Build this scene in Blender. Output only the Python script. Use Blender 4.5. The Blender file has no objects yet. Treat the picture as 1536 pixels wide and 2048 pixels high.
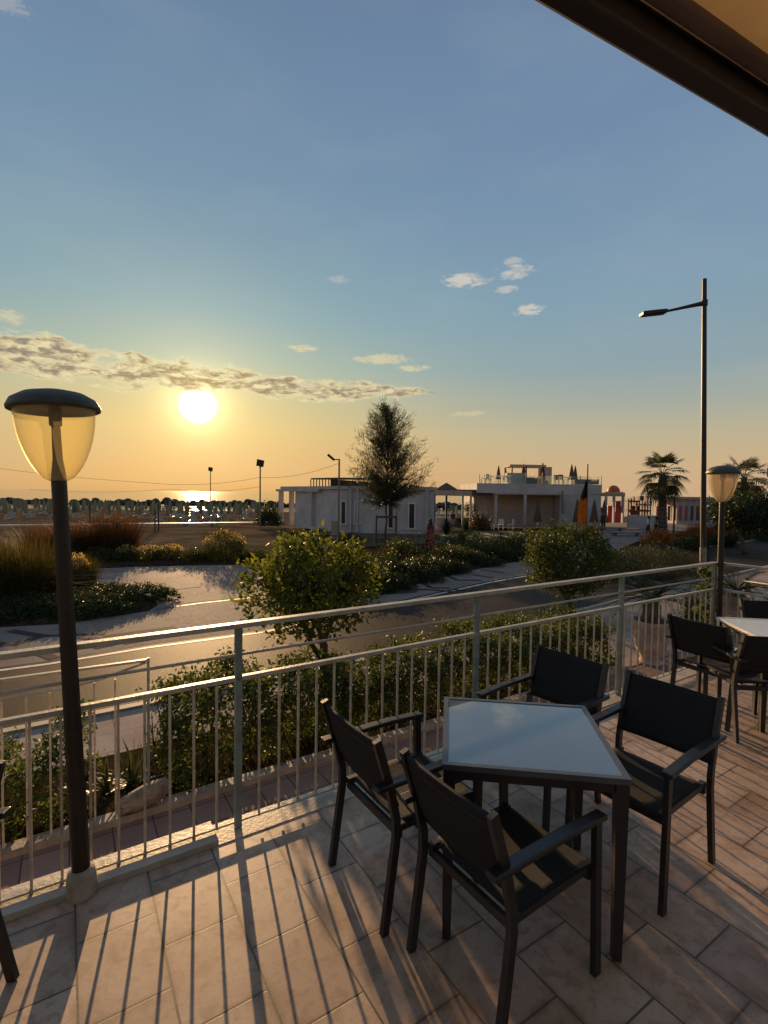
import bpy, bmesh, math, random
import numpy as np
from mathutils import Vector, Matrix

# ------------------------------------------------------------------ camera
sc = bpy.context.scene
COL = sc.collection
R = math.radians
CAM_H, FPX, PITCH, ROLL = 1.85, 1000.0, R(2.09), R(0.75)
_F = Vector((0, math.cos(PITCH), -math.sin(PITCH)))
_R = Vector((1, 0, 0)); _U = _R.cross(_F)
_R2 = math.cos(ROLL) * _R + math.sin(ROLL) * _U
_U2 = -math.sin(ROLL) * _R + math.cos(ROLL) * _U
camd = bpy.data.cameras.new('camera'); cam = bpy.data.objects.new('camera', camd); COL.objects.link(cam)
camd.sensor_width = 36; camd.lens = FPX / 2048 * 36
camd.clip_start = 0.02; camd.clip_end = 80000
M = Matrix((( _R2.x, _U2.x, -_F.x, 0), (_R2.y, _U2.y, -_F.y, 0), (_R2.z, _U2.z, -_F.z, CAM_H), (0, 0, 0, 1)))
cam.matrix_world = M
sc.camera = cam

# ------------------------------------------------------------------ world, sun, exposure
SUN_AZ, SUN_EL = R(-20.4), R(9.1)
SUN = Vector((math.sin(SUN_AZ) * math.cos(SUN_EL), math.cos(SUN_AZ) * math.cos(SUN_EL), math.sin(SUN_EL)))
sl = bpy.data.lights.new('sun', 'SUN'); sl.energy = 3.0; sl.angle = R(0.55); sl.color = (1.0, 0.62, 0.30)
so = bpy.data.objects.new('sun', sl); COL.objects.link(so)
# the lamp stands above the drawn disc; the wide lens draws it a little low
LAMP_EL = R(10.8)
so.rotation_euler = (-Vector((math.sin(SUN_AZ) * math.cos(LAMP_EL), math.cos(SUN_AZ) * math.cos(LAMP_EL), math.sin(LAMP_EL)))).to_track_quat('-Z', 'Y').to_euler(); so.location = (-20, 50, 30)

world = bpy.data.worlds.new('World'); sc.world = world; world.use_nodes = True
world.cycles.sampling_method = "MANUAL"; world.cycles.sample_map_resolution = 512
WN, WL = world.node_tree.nodes, world.node_tree.links
WN.clear()

class NB:
    """tiny helper for building shader graphs"""
    def __init__(s, tree): s.n, s.l = tree.nodes, tree.links
    def put(s, sock, v):
        if v is None: return
        if hasattr(v, 'is_output'): s.l.new(v, sock)
        elif sock.type == 'RGBA' and len(v) == 3: sock.default_value = (*v, 1)
        else: sock.default_value = v
    def m(s, op, a, b=None, c=None, clamp=False):
        k = s.n.new('ShaderNodeMath'); k.operation = op; k.use_clamp = clamp
        for i, v in enumerate((a, b, c)): s.put(k.inputs[i], v)
        return k.outputs[0]
    def vm(s, op, a, b=None, out=0):
        k = s.n.new('ShaderNodeVectorMath'); k.operation = op
        s.put(k.inputs[0], a); s.put(k.inputs[1], b)
        return k.outputs[out]
    def scale(s, a, f):
        k = s.n.new('ShaderNodeVectorMath'); k.operation = 'SCALE'; s.put(k.inputs[0], a); s.put(k.inputs[3], f)
        return k.outputs[0]
    def mix(s, f, a, b, mode='MIX'):
        k = s.n.new('ShaderNodeMix'); k.data_type = 'RGBA'; k.blend_type = mode; k.clamp_factor = True
        s.put(k.inputs[0], f); s.put(k.inputs[6], a); s.put(k.inputs[7], b)
        return k.outputs[2]
    def ramp(s, f, stops, interp='LINEAR'):
        k = s.n.new('ShaderNodeValToRGB'); e = k.color_ramp; e.interpolation = interp
        while len(e.elements) < len(stops): e.elements.new(0.5)
        for el, (p, c) in zip(e.elements, stops):
            el.position = p; el.color = (*c, 1) if len(c) == 3 else c
        s.put(k.inputs[0], f); return k.outputs[0]
    def noise(s, v, scale, detail=4, rough=0.55, out=0, dist=0.0):
        k = s.n.new('ShaderNodeTexNoise'); s.put(k.inputs['Vector'], v)
        k.inputs['Scale'].default_value = scale; k.inputs['Detail'].default_value = detail
        k.inputs['Roughness'].default_value = rough; k.inputs['Distortion'].default_value = dist
        return k.outputs[out]
    def comb(s, x, y, z):
        k = s.n.new('ShaderNodeCombineXYZ'); s.put(k.inputs[0], x); s.put(k.inputs[1], y); s.put(k.inputs[2], z)
        return k.outputs[0]
    def sep(s, v):
        k = s.n.new('ShaderNodeSeparateXYZ'); s.put(k.inputs[0], v); return k.outputs
    def smooth(s, v, a, b):
        k = s.n.new('ShaderNodeMapRange'); k.interpolation_type = 'SMOOTHSTEP'
        s.put(k.inputs[0], v); k.inputs[1].default_value = a; k.inputs[2].default_value = b
        return k.outputs[0]

def lin(r, g, b):
    f = lambda c: (c / 255 / 12.92) if c / 255 <= 0.04045 else ((c / 255 + 0.055) / 1.055) ** 2.4
    return (f(r), f(g), f(b))

def build_world():
    b = NB(world.node_tree)
    tc = WN.new('ShaderNodeTexCoord'); d = tc.outputs['Generated']
    x, y, z = b.sep(d)
    el = b.m('MULTIPLY', b.m('ARCSINE', z), 180 / math.pi)
    az = b.m('MULTIPLY', b.m('ARCTAN2', x, y), 180 / math.pi)
    sky = WN.new('ShaderNodeTexSky'); sky.sky_type = 'NISHITA'; sky.sun_disc = False
    sky.sun_elevation = R(10.8); sky.sun_rotation = SUN_AZ
    sky.air_density = 1.0; sky.dust_density = 1.6; sky.ozone_density = 1.4; sky.altitude = 5
    nish = b.scale(sky.outputs[0], 0.05)
    # hazy evening air over the sea: colour by elevation, warmed towards the sun
    e01 = b.m('DIVIDE', el, 60, clamp=True)
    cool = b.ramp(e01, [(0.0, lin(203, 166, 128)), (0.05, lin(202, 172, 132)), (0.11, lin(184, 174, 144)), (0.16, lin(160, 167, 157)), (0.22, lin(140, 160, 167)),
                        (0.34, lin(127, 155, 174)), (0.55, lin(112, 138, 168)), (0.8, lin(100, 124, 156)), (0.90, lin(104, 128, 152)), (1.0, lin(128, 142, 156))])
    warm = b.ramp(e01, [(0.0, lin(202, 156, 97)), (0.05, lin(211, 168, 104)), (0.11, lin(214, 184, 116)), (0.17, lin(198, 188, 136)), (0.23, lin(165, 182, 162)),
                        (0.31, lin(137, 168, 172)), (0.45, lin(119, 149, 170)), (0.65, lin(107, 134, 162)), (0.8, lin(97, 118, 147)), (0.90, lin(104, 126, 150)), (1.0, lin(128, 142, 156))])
    daz = b.m('ABSOLUTE', b.m('SUBTRACT', az, math.degrees(SUN_AZ)))
    wf = b.m('POWER', 2.718, b.m('MULTIPLY', b.m('POWER', b.m('DIVIDE', daz, 27.0), 2.0), -1.0))
    base = b.mix(wf, cool, warm)
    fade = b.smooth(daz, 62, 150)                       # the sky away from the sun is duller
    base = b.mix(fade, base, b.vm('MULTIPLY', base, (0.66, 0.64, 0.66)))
    col = b.mix(0.06, base, nish)
    # faint wide unevenness of the air
    un = b.noise(b.comb(b.m('MULTIPLY', az, 0.05), b.m('MULTIPLY', el, 0.14), 0.0), 1.0, 3, 0.5)
    col = b.mix(b.m('MULTIPLY', b.smooth(un, 0.42, 0.72), 0.07), col, lin(190, 196, 190))
    # glow around the sun
    dot = b.vm('DOT_PRODUCT', b.vm('NORMALIZE', d), tuple(SUN), out=1)
    ang = b.m('MULTIPLY', b.m('ARCCOSINE', b.m('MINIMUM', dot, 0.9999999)), 180 / math.pi)
    g1 = b.m('POWER', 2.718, b.m('MULTIPLY', b.m('DIVIDE', ang, 5.0), -1.0))
    g2 = b.m('POWER', 2.718, b.m('MULTIPLY', b.m('DIVIDE', ang, 1.3), -1.0))
    glow = b.vm('ADD', b.scale(lin(255, 200, 84), b.m('MULTIPLY', g1, 0.30)), b.scale(lin(255, 238, 176), b.m('MULTIPLY', g2, 2.6)))
    # --- clouds: a long bank over the sun and a few small wisps
    cv = b.comb(b.m('MULTIPLY', az, 0.30), b.m('MULTIPLY', el, 0.85), 3.7)
    warp = b.noise(cv, 1.1, 3, 0.6, out=1)
    cv2 = b.vm('ADD', cv, b.scale(b.vm('SUBTRACT', warp, (0.5, 0.5, 0.5)), 0.9))
    n1 = b.noise(cv2, 0.85, 8, 0.60)
    # bank centre line and half width
    cen = b.m('ADD', b.m('MULTIPLY', az, -0.018), 11.45)
    cen = b.m('ADD', cen, b.m('MULTIPLY', b.m('SUBTRACT', b.noise(b.comb(b.m('MULTIPLY', az, 0.16), 0.0, 1.0), 1.0, 2), 0.5), 1.4))
    hw = b.ramp(b.m('DIVIDE', b.m('ADD', az, 45), 52, clamp=True), [(0, (.55,)*3), (0.3, (.52,)*3), (0.62, (.40,)*3), (0.86, (.22,)*3), (0.95, (.12,)*3), (1.0, (0,)*3)])
    hw = b.m('MULTIPLY', hw, 4.4)
    off = b.m('DIVIDE', b.m('ABSOLUTE', b.m('SUBTRACT', el, cen)), b.m('MAXIMUM', hw, 0.01))
    body = b.m('SUBTRACT', 1.0, b.m('MULTIPLY', off, off))
    dens = b.m('ADD', b.m('MULTIPLY', body, 0.50), b.m('MULTIPLY', b.m('SUBTRACT', n1, 0.575), 1.7))
    a_bank = b.m('MULTIPLY', b.smooth(dens, 0.0, 0.24), b.smooth(az, 6.5, 3.0))
    thick = b.smooth(dens, 0.07, 0.36)
    n2 = b.noise(cv2, 2.2, 6, 0.62)
    thick = b.m('MULTIPLY', thick, b.smooth(n2, 0.36, 0.60))
    near = b.m('POWER', 2.718, b.m('MULTIPLY', b.m('DIVIDE', ang, 9.0), -1.0))
    rim = b.mix(near, lin(222, 202, 158), lin(255, 246, 190))
    dark = b.mix(near, lin(130, 124, 115), lin(190, 152, 92))
    ccol = b.mix(thick, rim, dark)
    col = b.vm('ADD', col, glow)
    col = b.mix(b.m('MULTIPLY', a_bank, 0.92), col, ccol)
    # small wisps: (az, el, half az, half el, strength)
    for (ca, ce, ra, re, st) in [(8.4, 22.6, 3.4, 0.85, .62), (14.3, 23.0, 2.6, 0.8, .5), (14.0, 24.0, 1.3, 0.5, .35), (13.3, 21.5, 1.6, 0.5, .45), (15.7, 19.4, 2.0, 0.65, .6),
                                 (-9.6, 15.7, 2.4, 0.42, .55), (-0.5, 14.9, 4.4, 0.7, .5), (3.2, 14.0, 2.4, 0.42, .5), (9.6, 9.0, 2.4, 0.4, .28),
                                 (-5.6, 22.7, 1.6, 0.5, .22), (-36.6, 15.2, 1.6, 0.8, .4), (-36.8, 37.0, 2.6, 1.0, .22)]:
        u = b.m('DIVIDE', b.m('SUBTRACT', az, ca), ra); v = b.m('DIVIDE', b.m('SUBTRACT', el, ce), re)
        rr = b.m('ADD', b.m('MULTIPLY', u, u), b.m('MULTIPLY', v, v))
        dn = b.m('ADD', b.m('MULTIPLY', b.m('SUBTRACT', 1.0, rr), 0.34), b.m('SUBTRACT', b.noise(cv2, 2.6, 6, 0.6), 0.56))
        al = b.m('MULTIPLY', b.smooth(dn, 0.0, 0.3), st)
        wc = lin(226, 212, 190) if ce > 17 else lin(240, 216, 160)
        col = b.mix(al, col, wc)
    # the sun itself, with the bloom of the air round it
    disc = b.m('MULTIPLY', b.smooth(ang, 2.15, 0.3), b.m('SUBTRACT', 1.0, b.m('MULTIPLY', a_bank, b.m('MULTIPLY', b.smooth(ang, 0.5, 1.4), 0.75))))
    col = b.mix(disc, col, (6.0, 5.6, 4.4, 1))
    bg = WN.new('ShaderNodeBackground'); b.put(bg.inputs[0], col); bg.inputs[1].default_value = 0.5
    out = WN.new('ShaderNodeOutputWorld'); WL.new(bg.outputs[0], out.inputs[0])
build_world()

vs = sc.view_settings
sc.display_settings.display_device = 'sRGB'
vs.view_transform = 'Standard'; vs.look = 'None'; vs.gamma = 1.0; vs.use_curve_mapping = False
vs.exposure = 1.1
sc.cycles.max_bounces = 7; sc.cycles.diffuse_bounces = 3; sc.cycles.glossy_bounces = 3
sc.cycles.transmission_bounces = 6; sc.cycles.transparent_max_bounces = 8
sc.cycles.caustics_reflective = False; sc.cycles.caustics_refractive = False
sc.cycles.use_denoising = True

# ------------------------------------------------------------------ placement helpers
S = -1.2                                   # street level; the terrace floor is z = 0
def ray(px, py):
    return _F + _R2 * ((px - 768) / FPX) - _U2 * ((py - 1024) / FPX)
def at(px, py, z=S):
    d = ray(px, py); return Vector((0, 0, CAM_H)) + d * ((z - CAM_H) / d.z)
def aty(px, py, Y):
    d = ray(px, py); return Vector((0, 0, CAM_H)) + d * (Y / d.y)
TH = R(32.5)
UV = Vector((math.cos(TH), math.sin(TH), 0)); NV = Vector((-UV.y, UV.x, 0))
def td(t, d, z=0.0): return UV * t + NV * d + Vector((0, 0, z))

# ------------------------------------------------------------------ mesh helpers
class MB:
    def __init__(s): s.v, s.f, s.mi, s.cur = [], [], [], 0
    def add(s, vs_, fs):
        o = len(s.v); s.v += [tuple(v) for v in vs_]
        for f in fs: s.f.append(tuple(i + o for i in f)); s.mi.append(s.cur)
        return s
    def box(s, c, size, rz=0.0, ax=None):
        hx, hy, hz = size[0] / 2, size[1] / 2, size[2] / 2
        if ax is None: ax = (Vector((math.cos(rz), math.sin(rz), 0)), Vector((-math.sin(rz), math.cos(rz), 0)), Vector((0, 0, 1)))
        c = Vector(c); P = []
        for z in (-hz, hz):
            for (x, y) in ((-hx, -hy), (hx, -hy), (hx, hy), (-hx, hy)): P.append(c + ax[0] * x + ax[1] * y + ax[2] * z)
        return s.add(P, [(3, 2, 1, 0), (4, 5, 6, 7), (0, 1, 5, 4), (1, 2, 6, 5), (2, 3, 7, 6), (3, 0, 4, 7)])
    def bar(s, a, b, w, h, up=(0, 0, 1)):
        """rectangular bar from a to b; w across, h along up"""
        a, b = Vector(a), Vector(b); d = b - a; L = d.length; d.normalize()
        u = Vector(up); x = d.cross(u)
        if x.length < 1e-5: x = d.cross(Vector((0, 1, 0)))
        x.normalize(); u = x.cross(d)
        return s.box((a + b) / 2, (L, w, h), ax=(d, -x, u))
    def path(s, pts, w, h, side):
        """rectangular section swept along a poly-line, side = constant sideways direction, w along side"""
        pts = [Vector(p) for p in pts]; side = Vector(side).normalized(); P = []; F = []
        for i, p in enumerate(pts):
            t = (pts[min(i + 1, len(pts) - 1)] - pts[max(i - 1, 0)]).normalized(); u = t.cross(side).normalized()
            P += [p - side * w / 2 - u * h / 2, p + side * w / 2 - u * h / 2, p + side * w / 2 + u * h / 2, p - side * w / 2 + u * h / 2]
        for i in range(len(pts) - 1):
            o = i * 4
            for k in range(4): F.append((o + k, o + (k + 1) % 4, o + 4 + (k + 1) % 4, o + 4 + k))
        F.append((3, 2, 1, 0)); o = (len(pts) - 1) * 4; F.append((o, o + 1, o + 2, o + 3))
        return s.add(P, F)
    def tube(s, pts, r, n=8, cap=True):
        pts = [Vector(p) for p in pts]; rs = r if isinstance(r, (list, tuple)) else [r] * len(pts); P = []; F = []
        t0 = (pts[1] - pts[0]).normalized(); x = t0.cross(Vector((0, 0, 1)))
        if x.length < 1e-3: x = t0.cross(Vector((0, 1, 0)))
        x.normalize()
        for i, p in enumerate(pts):
            t = (pts[min(i + 1, len(pts) - 1)] - pts[max(i - 1, 0)]).normalized()
            x = (x - t * x.dot(t)); x.normalize(); y = t.cross(x)
            for k in range(n):
                a = 2 * math.pi * k / n; P.append(p + (x * math.cos(a) + y * math.sin(a)) * rs[i])
        for i in range(len(pts) - 1):
            for k in range(n): F.append((i * n + k, i * n + (k + 1) % n, (i + 1) * n + (k + 1) % n, (i + 1) * n + k))
        if cap: F.append(tuple(range(n - 1, -1, -1))); F.append(tuple(range((len(pts) - 1) * n, len(pts) * n)))
        return s.add(P, F)
    def lathe(s, c, prof, n=24, ax=None, cap=True):
        c = Vector(c); P = []; F = []; up = Vector(ax).normalized() if ax is not None else Vector((0, 0, 1))
        x = up.orthogonal().normalized(); y = up.cross(x)
        for (r, z) in prof:
            for k in range(n):
                a = 2 * math.pi * k / n; P.append(c + (x * math.cos(a) + y * math.sin(a)) * r + up * z)
        for i in range(len(prof) - 1):
            for k in range(n): F.append((i * n + k, i * n + (k + 1) % n, (i + 1) * n + (k + 1) % n, (i + 1) * n + k))
        if cap: F.append(tuple(range(n - 1, -1, -1))); F.append(tuple(range((len(prof) - 1) * n, len(prof) * n)))
        return s.add(P, F)
    def prism(s, poly, z0, z1):
        n = len(poly); P = [(p[0], p[1], z0) for p in poly] + [(p[0], p[1], z1) for p in poly]
        F = [tuple(range(n - 1, -1, -1)), tuple(range(n, 2 * n))] + [(i, (i + 1) % n, n + (i + 1) % n, n + i) for i in range(n)]
        return s.add(P, F)
    def quad(s, *p): return s.add(p, [tuple(range(len(p)))])
    def grid(s, fn, nu, nv):
        P = [fn(i / nu, j / nv) for j in range(nv + 1) for i in range(nu + 1)]; w = nu + 1
        return s.add(P, [(j * w + i, j * w + i + 1, (j + 1) * w + i + 1, (j + 1) * w + i) for j in range(nv) for i in range(nu)])
    def mesh(s, name, mats, org=(0, 0, 0), smooth=False):
        me = bpy.data.meshes.new(name); o = Vector(org)
        me.from_pydata([(v[0] - o.x, v[1] - o.y, v[2] - o.z) for v in s.v], [], s.f)
        mats = mats if isinstance(mats, (list, tuple)) else [mats]
        for m_ in mats: me.materials.append(m_)
        if len(mats) > 1: me.polygons.foreach_set('material_index', s.mi)
        bm = bmesh.new(); bm.from_mesh(me); bmesh.ops.recalc_face_normals(bm, faces=bm.faces); bm.to_mesh(me); bm.free()
        if smooth:
            me.polygons.foreach_set('use_smooth', [True] * len(me.polygons))
            if smooth != 'all': me.set_sharp_from_angle(angle=R(40))
        return me

def world_org(o):
    v = Vector((0, 0, 0))
    while o is not None: v += Vector(o.location); o = o.parent
    return v
def link(name, me, parent=None, loc=(0, 0, 0)):
    o = bpy.data.objects.new(name, me); COL.objects.link(o); o.parent = parent; o.location = loc; return o
def part(name, mb, mat, parent, smooth=False, bevel=0.0):
    """mesh part given in world coordinates, stored in its parent's frame"""
    o = link(name, mb.mesh(name, mat, world_org(parent), smooth), parent)
    if bevel:
        md = o.modifiers.new('bevel', 'BEVEL'); md.width = bevel; md.segments = 2; md.limit_method = 'ANGLE'; md.angle_limit = R(40)
    return o
def tag(o, label, cat, group=None):
    o['label'] = label; o['category'] = cat
    if group: o['group'] = group
    return o
def thing(name, label, cat, loc=(0, 0, 0), group=None, rz=0.0):
    o = link(name, None, None, loc); o.rotation_euler = (0, 0, rz); o.empty_display_size = 0.1
    return tag(o, label, cat, group)
def solo(name, mb, mat, label, cat, loc=None, group=None, smooth=False, bevel=0.0):
    loc = Vector(loc) if loc is not None else Vector(mb.v[0])
    o = link(name, mb.mesh(name, mat, loc, smooth), None, loc)
    if bevel:
        md = o.modifiers.new('bevel', 'BEVEL'); md.width = bevel; md.segments = 2; md.limit_method = 'ANGLE'; md.angle_limit = R(40)
    return tag(o, label, cat, group)
def struct(name, mb, mat, kind='structure', smooth=False):
    o = link(name, mb.mesh(name, mat, (0, 0, 0), smooth)); o['kind'] = kind; return o
def dup(root, loc, rz=0.0, label=None, scale=None):
    r = root.copy(); COL.objects.link(r); r.location = loc; r.rotation_euler = (0, 0, rz)
    if scale is not None: r.scale = scale
    if label: r['label'] = label
    for ch in list(root.children):
        c = ch.copy(); COL.objects.link(c); c.parent = r
        for g in list(ch.children):
            h = g.copy(); COL.objects.link(h); h.parent = c
    return r

# ------------------------------------------------------------------ materials
def mat_new(name):
    m = bpy.data.materials.new(name); m.use_nodes = True; nt = m.node_tree; b = NB(nt)
    return m, b, nt.nodes['Principled BSDF'], nt.nodes['Material Output']
def pm(name, c, rough=0.6, var=0.18, scale=6.0, bump=0.0, bscale=40.0, metal=0.0, c2=None, spec=0.5, coord='Object', lo=0.35, hi=0.65, detail=5):
    m, b, p, o = mat_new(name)
    tc = b.n.new('ShaderNodeTexCoord').outputs[coord]
    nz = b.noise(tc, scale, detail, 0.6)
    a = tuple(x * (1 - var) for x in c); e = c2 if c2 else tuple(min(1, x * (1 + var)) for x in c)
    b.put(p.inputs['Base Color'], b.ramp(nz, [(lo, a), (hi, e)]))
    p.inputs['Metallic'].default_value = metal; p.inputs['Specular IOR Level'].default_value = spec
    b.put(p.inputs['Roughness'], b.m('ADD', b.m('MULTIPLY', nz, 0.16), rough - 0.08))
    if bump:
        k = b.n.new('ShaderNodeBump'); k.inputs['Strength'].default_value = bump; k.inputs['Distance'].default_value = 0.01
        b.put(k.inputs['Height'], b.noise(tc, bscale, 4, 0.6)); b.l.new(k.outputs[0], p.inputs['Normal'])
    return m
def leaf_mat(name, stops, trans=0.4, rough=0.45, tint=(1.15, 1.1, 0.45)):
    m, b, p, o = mat_new(name)
    g = b.n.new('ShaderNodeNewGeometry')
    n = len(stops); rc = b.ramp(g.outputs['Random Per Island'], [(i / max(1, n - 1), c) for i, c in enumerate(stops)])
    b.put(p.inputs['Base Color'], rc); p.inputs['Roughness'].default_value = rough; p.inputs['Specular IOR Level'].default_value = 0.22
    t = b.n.new('ShaderNodeBsdfTranslucent'); b.put(t.inputs[0], b.vm('MULTIPLY', rc, tuple(x * 1.6 for x in tint)))
    x = b.n.new('ShaderNodeMixShader'); x.inputs[0].default_value = trans
    b.l.new(p.outputs[0], x.inputs[1]); b.l.new(t.outputs[0], x.inputs[2]); b.l.new(x.outputs[0], o.inputs[0])
    return m

def floor_mat():
    m, b, p, o = mat_new('terrace_tiles')
    tc = b.n.new('ShaderNodeTexCoord').outputs['Object']
    mp = b.n.new('ShaderNodeMapping'); mp.inputs['Rotation'].default_value = (0, 0, -(TH + math.pi / 2)); b.l.new(tc, mp.inputs[0])
    # mapped x runs along n, y along -u
    off = b.vm('ADD', mp.outputs[0], (0.02, 0.02 + 0.30 * 40, 0))
    br = b.n.new('ShaderNodeTexBrick'); b.l.new(off, br.inputs['Vector'])
    br.offset = 0.5; br.offset_frequency = 2; br.inputs['Scale'].default_value = 1.0
    br.inputs['Brick Width'].default_value = 0.39; br.inputs['Row Height'].default_value = 0.30
    br.inputs['Mortar Size'].default_value = 0.0045; br.inputs['Mortar Smooth'].default_value = 0.15; br.inputs['Bias'].default_value = 0.0
    br.inputs['Color1'].default_value = (0.38, 0.27, 0.205, 1); br.inputs['Color2'].default_value = (0.52, 0.39, 0.30, 1)
    br.inputs['Mortar'].default_value = (0.10, 0.075, 0.055, 1)
    n1 = b.noise(tc, 3.2, 6, 0.62); n2 = b.noise(tc, 17, 5, 0.6, dist=0.6); n3 = b.noise(tc, 70, 3, 0.5)
    c = b.mix(b.smooth(n1, 0.40, 0.72), br.outputs[0], b.vm('MULTIPLY', br.outputs[0], (0.72, 0.62, 0.52)))
    c = b.mix(b.m('MULTIPLY', b.smooth(n2, 0.47, 0.66), 0.8), c, b.vm('MULTIPLY', c, (0.70, 0.64, 0.58)))
    c = b.mix(b.m('MULTIPLY', b.smooth(n3, 0.58, 0.72), 0.45), c, (0.16, 0.12, 0.09, 1))
    br2 = b.n.new('ShaderNodeTexBrick'); b.l.new(off, br2.inputs['Vector']); br2.offset = 0.5; br2.inputs['Scale'].default_value = 1.0
    br2.inputs['Brick Width'].default_value = 0.39; br2.inputs['Row Height'].default_value = 0.30; br2.inputs['Mortar Size'].default_value = 0.03; br2.inputs['Mortar Smooth'].default_value = 1.0
    c = b.mix(b.m('MULTIPLY', b.m('MULTIPLY', br2.outputs['Fac'], b.smooth(n1, 0.36, 0.6)), 0.55), c, (0.17, 0.115, 0.08, 1))
    b.put(p.inputs['Base Color'], c)
    b.put(p.inputs['Roughness'], b.m('ADD', b.m('MULTIPLY', n2, 0.3), 0.34))
    k = b.n.new('ShaderNodeBump'); k.inputs['Strength'].default_value = 0.35; k.inputs['Distance'].default_value = 0.004
    h = b.m('ADD', b.m('MULTIPLY', br.outputs['Fac'], -1.0), b.m('MULTIPLY', n2, 0.35))
    b.put(k.inputs['Height'], h); b.l.new(k.outputs[0], p.inputs['Normal'])
    return m
def tile_mat(name, w, h, c1, c2, mortar, size=0.006, rough=0.6, rot=TH):
    m, b, p, o = mat_new(name)
    tc = b.n.new('ShaderNodeTexCoord').outputs['Object']
    mp = b.n.new('ShaderNodeMapping'); mp.inputs['Rotation'].default_value = (0, 0, -rot); b.l.new(tc, mp.inputs[0])
    br = b.n.new('ShaderNodeTexBrick'); b.l.new(mp.outputs[0], br.inputs['Vector']); br.offset = 0.0
    br.inputs['Scale'].default_value = 1.0; br.inputs['Brick Width'].default_value = w; br.inputs['Row Height'].default_value = h
    br.inputs['Mortar Size'].default_value = size; br.inputs['Mortar Smooth'].default_value = 0.2
    br.inputs['Color1'].default_value = (*c1, 1); br.inputs['Color2'].default_value = (*c2, 1); br.inputs['Mortar'].default_value = (*mortar, 1)
    n1 = b.noise(tc, 1.3, 6, 0.62); n2 = b.noise(tc, 14, 4, 0.6)
    c = b.mix(b.m('MULTIPLY', b.smooth(n1, 0.4, 0.7), 0.6), br.outputs[0], b.vm('MULTIPLY', br.outputs[0], (0.66, 0.62, 0.6)))
    c = b.mix(b.m('MULTIPLY', b.smooth(n2, 0.5, 0.72), 0.4), c, b.vm('MULTIPLY', c, (0.72, 0.7, 0.68)))
    p.inputs['Specular IOR Level'].default_value = 0.010; b.put(p.inputs['Base Color'], c); b.put(p.inputs['Roughness'], b.m('ADD', b.m('MULTIPLY', n2, 0.25), rough - 0.12))
    k = b.n.new('ShaderNodeBump'); k.inputs['Strength'].default_value = 0.4; k.inputs['Distance'].default_value = 0.005
    b.put(k.inputs['Height'], b.m('ADD', b.m('MULTIPLY', br.outputs['Fac'], -1.0), b.m('MULTIPLY', n2, 0.5))); b.l.new(k.outputs[0], p.inputs['Normal'])
    return m
def mp2(b, tc):
    m2 = b.n.new('ShaderNodeMapping'); m2.inputs['Rotation'].default_value = (0, 0, -TH - R(4)); b.l.new(tc, m2.inputs[0]); return m2.outputs[0]
def asphalt_mat():
    m, b, p, o = mat_new('asphalt')
    tc = b.n.new('ShaderNodeTexCoord').outputs['Object']
    n1 = b.noise(tc, 0.55, 5, 0.6); n2 = b.noise(tc, 120, 2, 0.6)
    mp = b.n.new('ShaderNodeMapping'); mp.inputs['Rotation'].default_value = (0, 0, -TH - R(5)); mp.inputs['Scale'].default_value = (0.12, 2.0, 1); b.l.new(tc, mp.inputs[0])
    tr = b.noise(mp.outputs[0], 1.0, 3, 0.5)
    c = b.ramp(n1, [(0.3, (0.036, 0.028, 0.023)), (0.7, (0.06, 0.048, 0.04))])
    c = b.mix(b.m('MULTIPLY', b.smooth(tr, 0.40, 0.60), 0.65), c, (0.030, 0.025, 0.022, 1))
    c = b.mix(b.m('MULTIPLY', b.smooth(n2, 0.5, 0.7), 0.6), c, (0.12, 0.10, 0.085, 1))
    cell = b.n.new('ShaderNodeTexVoronoi'); cell.distance = 'CHEBYCHEV'; cell.inputs['Scale'].default_value = 0.32; b.put(cell.inputs['Vector'], mp2(b, tc))
    c = b.mix(b.m('MULTIPLY', b.smooth(b.sep(cell.outputs['Color'])[0], 0.70, 0.72), 0.55), c, (0.026, 0.022, 0.02, 1))
    vo = b.n.new('ShaderNodeTexVoronoi'); vo.feature = 'DISTANCE_TO_EDGE'; vo.inputs['Scale'].default_value = 0.55
    b.put(vo.inputs['Vector'], b.vm('ADD', tc, b.scale(b.noise(tc, 1.6, 4, 0.7, out=1), 1.0)))
    crack = b.m('MULTIPLY', b.smooth(vo.outputs[0], 0.012, 0.003), b.smooth(n1, 0.47, 0.56))
    c = b.mix(crack, c, (0.025, 0.022, 0.02, 1))
    p.inputs['Specular IOR Level'].default_value = 0.026; b.put(p.inputs['Base Color'], c); b.put(p.inputs['Roughness'], b.m('ADD', b.m('MULTIPLY', n2, 0.3), 0.44))
    k = b.n.new('ShaderNodeBump'); k.inputs['Strength'].default_value = 0.55; k.inputs['Distance'].default_value = 0.006
    b.put(k.inputs['Height'], n2); b.l.new(k.outputs[0], p.inputs['Normal'])
    return m
def sea_mat():
    m, b, p, o = mat_new('sea_water')
    tc = b.n.new('ShaderNodeTexCoord').outputs['Object']
    p.inputs['Base Color'].default_value = (0.022, 0.05, 0.06, 1); p.inputs['Roughness'].default_value = 0.08; p.inputs['IOR'].default_value = 1.33
    mp = b.n.new('ShaderNodeMapping'); mp.inputs['Scale'].default_value = (0.22, 0.5, 1); b.l.new(tc, mp.inputs[0])
    k = b.n.new('ShaderNodeBump'); k.inputs['Strength'].default_value = 0.3; k.inputs['Distance'].default_value = 0.5
    b.put(k.inputs['Height'], b.noise(mp.outputs[0], 1.0, 5, 0.6)); b.l.new(k.outputs[0], p.inputs['Normal'])
    return m
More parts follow.
